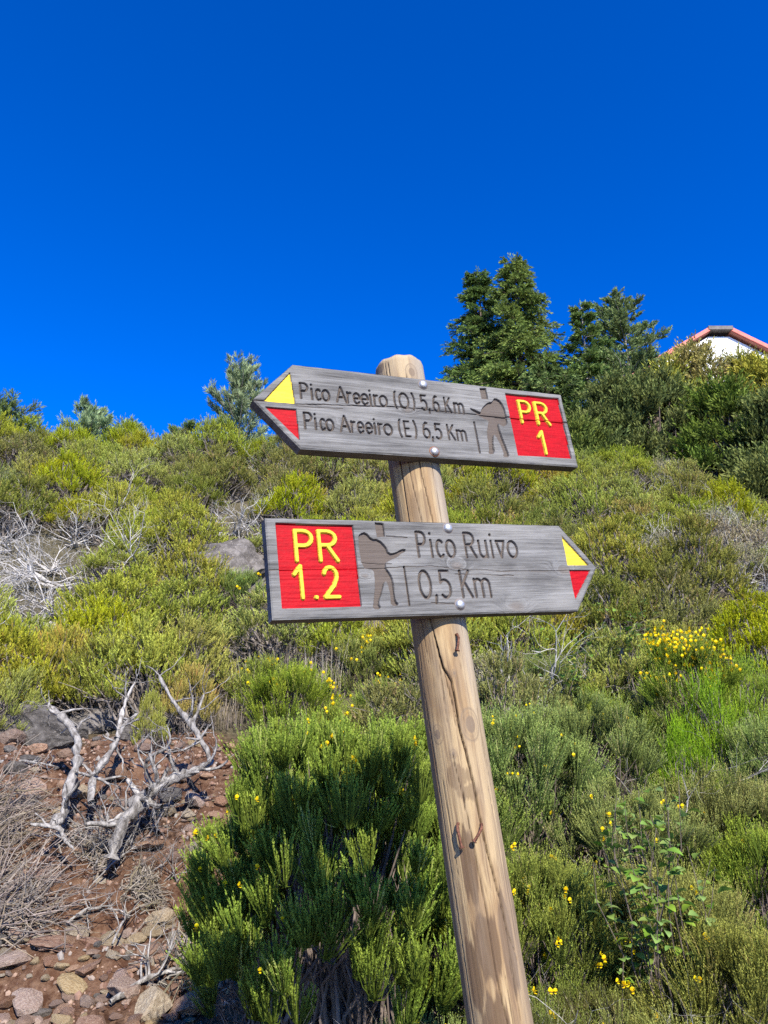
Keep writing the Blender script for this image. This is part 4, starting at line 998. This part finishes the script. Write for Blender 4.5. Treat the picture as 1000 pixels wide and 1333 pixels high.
# broad-leaved bramble
def leaf_mesh():
    g = Geo(); rows = [(0, 0), (.2, .55), (.45, 1), (.7, .8), (.9, .35), (1, 0)]; V = []
    for u, w in rows:
        z = .12 * math.sin(u * 3.1); V += [(u, -.34 * w, z + .1 * w), (u, 0, z), (u, .34 * w, z + .1 * w)]
    F = []
    for i in range(5): F += [[3 * i, 3 * i + 1, 3 * i + 4, 3 * i + 3], [3 * i + 1, 3 * i + 2, 3 * i + 5, 3 * i + 4]]
    g.add(V, F, np.repeat(np.linspace(0, 1, 6), 3), .5); return g.mesh('leaf', M['bramble'], True)
LEAF = leaf_mesh()
def bramble(px, py, yy, w, h, n, size, label, seed):
    R = np.random.default_rng(seed); P = at(px, py, yy); zg = tz(P[0], yy); root = shrub('bramble', (), (P[0], yy, zg), 1, 0, label, 'plant'); g = Geo(); top = P[2] - zg
    k = max(7, n // 13); tips = np.stack([R.normal(size=k) * w * .5, R.normal(size=k) * w * .3 - .05, top - h * R.random(k)], 1)
    C = wob(R, np.stack([R.normal(size=k) * .05, R.normal(size=k) * .05, np.zeros(k)], 1), tips, 7, .02)
    add_tubes(g, C, np.tile(np.linspace(.0026, .001, 7), (k, 1)), 4, rnd=R.random(k)); link('stem', g.mesh('stem', M['bark']), root)
    for q in range(n):
        c = C[R.integers(k)]; t = R.uniform(3.3, 6); i = min(int(t), 5); p = c[i] + (c[i + 1] - c[i]) * (t - i); o = link('leaf', LEAF, root); o.location = Vector(p) + Vector(R.normal(size=3) * .014 * (w / .2))
        s = size * R.uniform(.6, 1.25); o.scale = (s, s, s); o.rotation_euler = (R.uniform(-.5, .5), R.uniform(-.5, .35), R.uniform(0, 6.28))
bramble(832, 1000, 2.40, .20, .28, 270, .040, 'broad-leaved green bramble in the broom right of the post', 5)
bramble(700, 815, 5.2, .5, .35, 110, .05, 'light green leafy bramble below the lower board tip', 6)
bramble(835, 785, 5.4, .6, .35, 120, .05, 'light green leafy bramble between heath and gold broom', 7)

# dry brush under the brooms and in the gully
for i, (px, py, k, s, lab) in enumerate([(745, 1225, 1, .8, 'grey dry grass tangle beside the lower post'), (770, 1290, 1, .7, 'grey dry grass matted below the bramble'), (690, 1300, 0, .6, 'straw tuft beside the foot of the post'), (330, 915, 0, 1.3, 'dry straw tuft above the shaded bush'), (420, 900, 0, 1.3, 'dry straw grass behind the pale broom'), (295, 945, 1, 1.1, 'grey dry grass beside the forked limb'),
                                     (125, 925, 2, .5, 'thin green grass growing on the grey ledge'), (380, 870, 1, 1.2, 'pale grey dry grass in the middle of the flowery patch'), (480, 850, 1, 1.3, 'grey-brown dry brush left of the post')]):
    P = ground_hit(px, py); shrub('grass_tuft', (TUFT[k],), (P[0], P[1], P[2]), s, i * 1.1, lab, 'grass tuft', part_names=('blade',))

# ------------------------------------------------------------------ dead wood in the gully
def limb_tube(g, pts, rad, R, sides=9, sub=5):
    pts = np.array(pts, float); n = len(pts); t = np.linspace(0, n - 1, (n - 1) * sub + 1); q = []
    for v in t:                                   # Catmull-Rom
        i = min(int(v), n - 2); f = v - i; p0, p1, p2, p3 = pts[max(i - 1, 0)], pts[i], pts[i + 1], pts[min(i + 2, n - 1)]
        q.append(.5 * ((2 * p1) + (-p0 + p2) * f + (2 * p0 - 5 * p1 + 4 * p2 - p3) * f * f + (-p0 + 3 * p1 - 3 * p2 + p3) * f ** 3))
    q = np.array(q); r = np.interp(t, np.arange(n), rad) * (1 + .20 * R.normal(size=len(t)))
    q[1:-1] += R.normal(size=(len(q) - 2, 3)) * r[1:-1, None] * .16; r[-1] *= .5
    add_tubes(g, q, r, sides + 5, rnd=R.random())
    V = g.V[-1]; ring = sides + 5; k = len(V) // ring; c = np.repeat(q, ring, 0); th = np.tile(np.arange(ring), k) / ring; al = np.repeat(np.arange(k), ring) / sub
    V += (V - c) * ((fbm(th * 11, al * .8, int(R.integers(99)), 2) - .5) * .75)[:, None]          # ridged, split grain along the limb
def dead_tree(label, limbs, seed):
    R = np.random.default_rng(seed); o = bpy.data.objects.new('dead_tree', None); COL.objects.link(o); tag(o, label, 'dead tree'); first = at(*limbs[0][0][0][:3]); o.location = first
    for pts, rad, twigs in limbs:
        g = Geo(); W = [at(a, b, c) - first for a, b, c in pts]; limb_tube(g, W, np.array(rad) * .54, R)
        for _ in range(twigs * 3 + 5):
            i = R.integers(1, len(W)); branch_tree(g, R, W[i], norm(R.normal(size=3) + np.array([0, -.2, .6])), R.uniform(.08, .2), rad[min(i, len(rad) - 1)] * .3, 1, 2, (1, 2))
        link('limb', g.mesh('limb', M['dead_limb'], True), o)
dead_tree('gnarled bleached dead tree stump with forked limbs on the red bank', [
    ([(145, 1118, 3.95), (160, 1072, 4.0), (185, 1042, 4.1), (208, 1022, 4.15)], [.055, .062, .070, .055], 2),
    ([(205, 1025, 4.15), (235, 1010, 4.2), (262, 1000, 4.25), (274, 990, 4.3), (262, 963, 4.35), (245, 938, 4.4), (225, 912, 4.45), (208, 880, 4.5)], [.050, .040, .036, .034, .030, .028, .024, .015], 3),
    ([(250, 942, 4.4), (258, 925, 4.4), (266, 903, 4.42)], [.02, .015, .008], 0),
    ([(200, 1030, 4.15), (190, 1000, 4.15), (196, 985, 4.12), (215, 975, 4.1), (222, 962, 4.1), (218, 945, 4.1)], [.026, .018, .015, .013, .010, .005], 2),
    ([(190, 1000, 4.15), (180, 975, 4.15), (198, 952, 4.15)], [.013, .010, .005], 1),
    ([(195, 1040, 4.1), (165, 1058, 4.05), (140, 1072, 4.0)], [.03, .022, .012], 1)], 3)
dead_tree('smooth curved grey dead limb rising from the brush at the left', [
    ([(70, 1075, 3.95), (85, 1055, 4.0), (88, 1030, 4.05), (100, 990, 4.15), (98, 955, 4.25), (76, 930, 4.3), (66, 918, 4.35)], [.05, .040, .034, .036, .036, .034, .012], 1),
    ([(40, 1072, 3.85), (60, 1075, 3.85), (78, 1080, 3.85), (84, 1092, 3.85), (96, 1106, 3.85)], [.010, .018, .020, .017, .009], 0)], 4)
dead_tree('twisted grey dead limb between the curved limb and the stump', [
    ([(118, 1045, 4.05), (122, 1012, 4.15), (140, 985, 4.25), (152, 965, 4.3), (162, 945, 4.35), (180, 928, 4.4)], [.04, .034, .03, .028, .024, .012], 2),
    ([(152, 962, 4.3), (158, 935, 4.4), (165, 910, 4.45), (176, 888, 4.5)], [.024, .022, .018, .009], 1)], 5)
def fallen(label, px, py, px2, py2, r, size, seed, maxd=3):
    R = np.random.default_rng(seed); a = ground_hit(px, py); b = ground_hit(px2, py2); g = Geo(); a[2] += .03; b[2] += .06
    mid = (a + b) / 2 + np.array([0, 0, .02]); limb_tube(g, [a * 0, mid - a, b - a], [r, r * .85, r * .6], R, 7)
    for k in range(9):
        t = R.uniform(.45, 1); d = norm((b - a) + R.normal(size=3) * .22 + np.array([0, 0, .08])); branch_tree(g, R, (b - a) * t + np.array([0, 0, .01]), d, size * R.uniform(.6, 1.1), r * .5, 1, maxd, (2, 3), .45, .16, 6, .02)
    link('fallen_branch', g.mesh('fallen_branch', M['dead_limb'], True), loc=a, label=label, cat='branch')
fallen('fallen grey branch with antler-like twigs on the stony path', 142, 1316, 225, 1284, .012, .16, 61)
fallen('small bleached twig with fine side shoots lying on the soil', 145, 1240, 165, 1212, .006, .13, 62)
fallen('bent bleached stick lying on soil above the stony path', 85, 1212, 130, 1200, .007, .10, 63, 2)
fallen('thin dry twig lying in front of the stump', 115, 1165, 180, 1115, .004, .08, 64, 2)
fallen('thin dark root crossing the red soil at the left edge', -10, 1000, 70, 1012, .009, .07, 65, 2)
for px, py, yy, lab in [(200, 960, 4.2, 'small tangle of pale dead twigs on top of the stump'), (150, 1000, 4.15, 'pale dead twigs between the twisted limb and the stump'), (60, 1085, 3.8, 'bleached twigs over the brush heap at the left'), (230, 1055, 4.1, 'thin pale roots right of the stump')]:
    P = at(px, py, yy); zg = tz(P[0], yy); q = max(.15, P[2] - zg) / .6; shrub('dead_shrub', (DEAD_FINE,), (P[0], yy, zg), q, R0.uniform(0, 6.28), lab, 'dead shrub', part_names=('branch',))
def brush_heap(label, px, py, w, h, n, seed, mat='dry_grey', ln=(.12, .4)):
    R = np.random.default_rng(seed); P = ground_hit(px, py); g = Geo(); k = n; a = np.stack([R.normal(size=k) * w * .5, R.normal(size=k) * w * .35, np.abs(R.normal(size=k)) * h * .5], 1)
    ang = R.normal(size=k) * .7 + .5; d = np.stack([np.cos(ang), np.sin(ang) * .5, R.normal(size=k) * .45 + .25], 1); b = a + norm(d) * R.uniform(*ln, k)[:, None]
    a[:, 2] += terrain(a[:, 0] + P[0], a[:, 1] + P[1]) - P[2]; b[:, 2] += (terrain(b[:, 0] + P[0], b[:, 1] + P[1]) - P[2]) * .7
    C = wob(R, a, b, 5, .014); add_tubes(g, C, np.tile(np.linspace(.0035, .0012, 5), (k, 1)) * R.uniform(.5, 1.5, (k, 1)), 4, tint=R.random(k), rnd=R.random(k))
    n2 = n * 7; i = R.integers(0, k, n2); j = R.integers(1, 5, n2); B = C[i, j]; add_leaves(g, B, R.normal(size=(n2, 3)) + (C[i, 4] - C[i, 0]) * 4, R.uniform(.012, .05, n2), .0028, R.random(n2), R.random(n2), R)
    link('brush_heap', g.mesh('brush_heap', M[mat]), loc=P, label=label, cat='brush')
brush_heap('heap of grey dead heath brush at the left edge below the curved limb', -40, 1110, .24, .2, 280, 71)
brush_heap('lower grey brush mat at the left edge above the stony path', -15, 1190, .26, .12, 260, 72)
brush_heap('tangle of fine dry roots at the foot of the stump', 115, 1112, .13, .08, 150, 73, ln=(.04, .14))
brush_heap('fan of fine brown dry twigs right of the stump foot', 178, 1165, .08, .06, 150, 74, ln=(.05, .14))
brush_heap('dry litter tangle under the overhanging front bush', 270, 1250, .25, .08, 240, 75, ln=(.05, .2))

# ------------------------------------------------------------------ trees
def conifer(seed, mat, Ht, rad, levels=26, per=5, droop=.35, tw=10, nl=.14, nw=.038, ragged=.3, start=.06, power=.8, up=0.0, bark='bark', nper=15, trunk_r=.10, gap=0.0):
    R = np.random.default_rng(seed); g = Geo(); w = Geo()
    tr = np.stack([.03 * np.sin(np.linspace(0, 5, 10)), .03 * np.cos(np.linspace(0, 4, 10)), np.linspace(-.3, Ht, 10)], 1)
    add_tubes(w, tr, np.linspace(trunk_r, .012, 10), 8)
    B = []; E_ = []; 
    for i in range(levels):
        f = start + (1 - start) * (i + .5 * R.random()) / levels; z = f * Ht; ln0 = rad * (1 - f) ** power + .12 * rad
        for k in range(per):
            if R.random() < gap: continue
            a = R.uniform(0, 6.283); ln = ln0 * R.uniform(1 - ragged, 1 + ragged * .8)
            d = np.array([math.cos(a), math.sin(a), up + (1 - f) * .0]); n = 7; t = np.linspace(0, 1, n)[:, None]
            sag = np.array([0, 0, 1]) * (-droop * ln * t ** 1.4 + .22 * droop * ln * t ** 4 + up * .3 * ln * t ** 2)
            P = np.array([0, 0, z]) + d * ln * t + sag + R.normal(size=(n, 3)) * .02 * ln; add_tubes(w, P, np.linspace(.010 + .014 * ln, .004, n), 4, rnd=R.random())
            m = max(8, int(tw * ln / rad * 3.0) + 6); s = R.uniform(.12, 1, m); ii = np.minimum((s * (n - 1)).astype(int), n - 2); fr = s * (n - 1) - ii
            b = P[ii] + (P[ii + 1] - P[ii]) * fr[:, None]; dd = norm(P[ii + 1] - P[ii]); sd = norm(np.cross(dd, np.array([0, 0, 1.]))) * np.where(R.random(m) < .5, -1, 1)[:, None]
            td = dd * .75 + sd * R.uniform(.3, 1.0, m)[:, None] + np.array([0, 0, -.25 * droop * 2 + up]) + R.normal(size=(m, 3)) * .2
            tl = ln * R.uniform(.16, .34, m) * (1.15 - .5 * s) + .10
            sprigs(g, R, b, td, tl, nper, nl, nw, .6, .15, rnd=np.clip(R.random() * .6 + R.random(m) * .4, 0, 1), diamond=True)
        # leader
    sprigs(g, R, np.tile(np.array([[0, 0, Ht - .35]]), (4, 1)) + R.normal(size=(4, 3)) * .03, np.array([[0, 0, 1.]] * 4) + R.normal(size=(4, 3)) * .15, .5, 9, nl, nw, .5, .1, diamond=True)
    return w.mesh('trunk', M[bark], True), g.mesh('crown', M[mat])
def tree(name, px, py, yy, base_extra, label, maker, cat='tree', group=None, **kw):
    P = at(px, py, yy); zg = tz(P[0], yy) - base_extra; Ht = P[2] - zg
    tk, cr = maker(Ht=Ht, **kw); o = shrub(name, (tk, cr), (P[0], yy, zg), 1, random.uniform(0, 6.28), label, cat, group, part_names=('trunk', 'crown')); return o
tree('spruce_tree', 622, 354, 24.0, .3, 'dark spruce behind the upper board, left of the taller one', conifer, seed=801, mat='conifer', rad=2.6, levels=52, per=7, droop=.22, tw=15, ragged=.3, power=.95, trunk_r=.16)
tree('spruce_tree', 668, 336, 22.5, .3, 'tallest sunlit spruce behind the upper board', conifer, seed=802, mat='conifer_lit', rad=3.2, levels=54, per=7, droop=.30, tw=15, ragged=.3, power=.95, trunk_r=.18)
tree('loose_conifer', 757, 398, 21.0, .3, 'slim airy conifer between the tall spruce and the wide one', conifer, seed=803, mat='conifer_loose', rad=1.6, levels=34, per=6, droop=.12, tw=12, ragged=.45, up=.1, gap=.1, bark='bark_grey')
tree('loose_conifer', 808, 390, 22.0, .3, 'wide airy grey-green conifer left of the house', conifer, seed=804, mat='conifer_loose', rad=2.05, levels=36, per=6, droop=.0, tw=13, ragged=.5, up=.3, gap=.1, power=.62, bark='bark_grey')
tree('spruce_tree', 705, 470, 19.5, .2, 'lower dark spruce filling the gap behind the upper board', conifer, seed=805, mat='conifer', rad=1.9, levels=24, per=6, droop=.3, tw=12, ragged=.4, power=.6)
tree('pine_tree', 316, 481, 14.8, .1, 'blue-green young pine on the skyline left of the upper board', conifer, seed=806, mat='pine', rad=.72, levels=11, per=5, droop=-.2, tw=7, nl=.13, nw=.016, up=.6, ragged=.35, nper=20, power=.55, trunk_r=.045, bark='bark_grey')
tree('pine_tree', 122, 533, 15.3, .1, 'pale young pine sticking up from the left skyline', conifer, seed=807, mat='pine', rad=.5, levels=7, per=5, droop=-.2, tw=6, nl=.13, nw=.016, up=.6, nper=18, power=.5, trunk_r=.04, bark='bark_grey')
tree('pine_tree', 165, 558, 15.6, .1, 'small bluish pine just right of the pale one on the skyline', conifer, seed=808, mat='pine', rad=.45, levels=6, per=5, droop=-.1, tw=6, nl=.12, nw=.016, up=.45, nper=18, power=.4, trunk_r=.035, bark='bark_grey')
tree('pine_tree', 242, 560, 15.6, .1, 'tiny dark pine tip on the skyline above the boulder', conifer, seed=809, mat='conifer_loose', rad=.4, levels=6, per=5, droop=-.1, tw=7, nl=.11, nw=.016, up=.45, nper=16, power=.4, trunk_r=.03)
tree('pine_tree', 5, 530, 15.4, .1, 'dark bushy pine at the far left of the skyline', conifer, seed=810, mat='conifer_loose', rad=.9, levels=8, per=6, droop=-.1, tw=9, nl=.12, nw=.016, up=.35, nper=18, power=.4, trunk_r=.04)

def clump_tree(seed, mat, Ht, rad, clumps=60, per=30, sl=(.3, .6), nl=.15, nw=.036, nper=16, droop=.5, low=.12, bark='bark'):
    R = np.random.default_rng(seed); g = Geo(); w = Geo()
    th = R.uniform(0, 6.283, clumps); u = R.uniform(low, 1, clumps); prof = np.sin(np.clip(u, 0, 1) ** .8 * 2.75 + .25) * .9 + .12
    rr = rad * prof * np.sqrt(R.uniform(.25, 1.0, clumps)); C = np.stack([rr * np.cos(th), rr * np.sin(th), u * Ht * .93], 1); C[0] = (0, 0, Ht * .93)
    for c in C:
        n = per; d = R.normal(size=(n, 3)); d[:, 2] = np.abs(d[:, 2]) * .9; d = norm(d); q = R.uniform(.3, .6) * rad * .42
        B = c + d * q * R.uniform(.1, .8, n)[:, None]; D = d + np.array([0, 0, .55]) + c * np.array([1, 1, 0]) / rad * .5
        sprigs(g, R, B, D, R.uniform(*sl, n), nper, nl, nw, .6, .3, rnd=np.clip(R.random() * .6 + R.random(n) * .4, 0, 1), diamond=True)
    add_tubes(w, np.array([[0, 0, -.3], [.05, 0, Ht * .3], [-.03, .04, Ht * .6], [0, 0, Ht * .9]]), np.array([.16, .13, .08, .03]), 8)
    k = clumps; a = np.stack([np.zeros(k), np.zeros(k), C[:, 2] * R.uniform(.35, .8, k)], 1); add_tubes(w, wob(R, a, C, 6, .06), np.tile(np.linspace(.05, .012, 6), (k, 1)), 5, rnd=R.random(k))
    return w.mesh('trunk', M[bark], True), g.mesh('crown', M[mat])
G_T = 'evergreens in front of the house'
for i, (px, py, yy, rad, mat, lab) in enumerate([(900, 446, 19.5, 1.6, 'evergreen', 'olive tree heath in front of the left half of the house gable'), (995, 464, 19.0, 1.7, 'evergreen', 'olive tree heath at the right edge in front of the house'),
        (955, 462, 19.8, 1.1, 'evergreen', 'slim olive tree heath in front of the middle of the gable'), (868, 468, 19.0, 1.2, 'evergreen', 'olive tree heath hiding the lower left roof edge'), (850, 488, 18.0, 1.4, 'evergreen_dark', 'dark evergreen below the wide airy conifer'), (935, 503, 17.0, 1.5, 'evergreen_dark', 'dark evergreen in the middle of the right tree group'), (790, 498, 18.5, 1.4, 'evergreen_dark', 'dark evergreen just right of the upper board end'),
        (1010, 515, 16.0, 1.5, 'evergreen_dark', 'shady evergreen at the right edge above the heath'), (995, 615, 14.6, .8, 'evergreen_dark', 'lowest dark evergreen above the right heath slope'), (745, 560, 17.5, 1.0, 'evergreen_dark', 'dark bush behind the right end of the upper board')]):
    tree('evergreen_tree', px, py, yy, .5, lab, clump_tree, group=G_T, seed=830 + i, mat=mat, rad=rad, clumps=95 if mat == 'evergreen' else 85)

# ------------------------------------------------------------------ the house on the rise
def house():
    yy = 30.0; a = at(921, 431, yy); b = at(948, 431, yy); zr = (a[2] + b[2]) / 2; xc = (a[0] + b[0]) / 2; fl = (b[0] - a[0]) / 2
    hw = 4.3; slope = math.tan(math.radians(31)); ze = zr - (hw - fl) * slope; zb = tz(xc, yy) - 1.0; D = 9.0
    root = bpy.data.objects.new('house', None); COL.objects.link(root); root.location = (xc, yy, zb); tag(root, 'white house with pink-red roof edge showing above the right trees', 'house')
    def mat(name, c0, c1, sc, rough=.7):
        m, nt, out = new_mat(name); n = noise(nt, coords(nt, 'Object'), sc, 6, .6); principled(nt, out, ramp(nt, n, [(.3, c0), (.7, c1)]), rough, .25, bump=n, bump_s=.2); return m
    mw = mat('white_render', (.70, .69, .66), (.82, .81, .79), 2.5); mp = mat('pink_red_paint', (.50, .13, .10), (.62, .19, .15), 3); md = mat('dark_ridge', (.07, .06, .055), (.16, .14, .13), 5); mt = mat('roof_tile', (.36, .12, .08), (.50, .20, .14), 6)
    def prism(name, prof, y0, y1, m, parent):       # profile in (x, z) relative to the root, extruded in y
        n = len(prof); V = [(x, y0, z) for x, z in prof] + [(x, y1, z) for x, z in prof]; i = np.arange(n)
        F4 = np.stack([i, np.roll(i, -1), np.roll(i, -1) + n, i + n], -1)[:, ::-1]; return link(name, make_mesh(name, V, [F4, i[None, :], (i[::-1] + n)[None, :]], m), parent)
    R_, E2 = zr - zb, ze - zb; o = .35
    prism('wall', [(-hw, 0), (hw, 0), (hw, E2 - .30), (fl, R_ - .30), (-fl, R_ - .30), (-hw, E2 - .30)], 0, D, mw, root)
    ov = .7; s = 1
    for sg in (-1, 1):
        pr = [(sg * fl, R_), (sg * (hw + ov), E2 - ov * slope), (sg * (hw + ov), E2 - ov * slope - .16), (sg * fl, R_ - .16)]
        roof = prism('roof', pr if sg < 0 else pr[::-1], -.23, D + .5, mt, root)
        q = .045; pr = [(sg * (fl + .02), R_ + q), (sg * (hw + ov + .03), E2 - ov * slope + q), (sg * (hw + ov + .03), E2 - ov * slope - .15), (sg * (fl + .02), R_ - .15)]
        prism('bargeboard', pr if sg < 0 else pr[::-1], -.30, -.235, mp, root)
        for k in range(9):                          # tile courses
            x0 = fl + (hw + ov - fl) * k / 9; x1 = fl + (hw + ov - fl) * (k + 1) / 9 + .05; z0 = R_ - (x0 - fl) * slope + .035; z1 = R_ - (x1 - fl) * slope + .055
            pr = [(sg * x0, z0), (sg * x1, z1), (sg * x1, z1 - .04), (sg * x0, z0 - .03)]; prism('tile_course', pr if sg < 0 else pr[::-1], -.2, D + .45, mt, roof)
    prism('ridge', [(-fl - .08, R_ + .08), (-fl - .08, R_ - .10), (fl + .08, R_ - .10), (fl + .08, R_ + .08)], -.33, D + .5, md, root)
    for wx in (-1.9, 1.9):
        w = prism('window', [(wx - .55, E2 - 2.6), (wx + .55, E2 - 2.6), (wx + .55, E2 - 1.2), (wx - .55, E2 - 1.2)], -.04, .05, mp, root); mg, nt, out = new_mat('window_glass'); principled(nt, out, (.03, .035, .04), .08, .5)
        prism('pane', [(wx - .46, E2 - 2.5), (wx + .46, E2 - 2.5), (wx + .46, E2 - 1.3), (wx - .46, E2 - 1.3)], -.055, -.045, mg, w)
house()
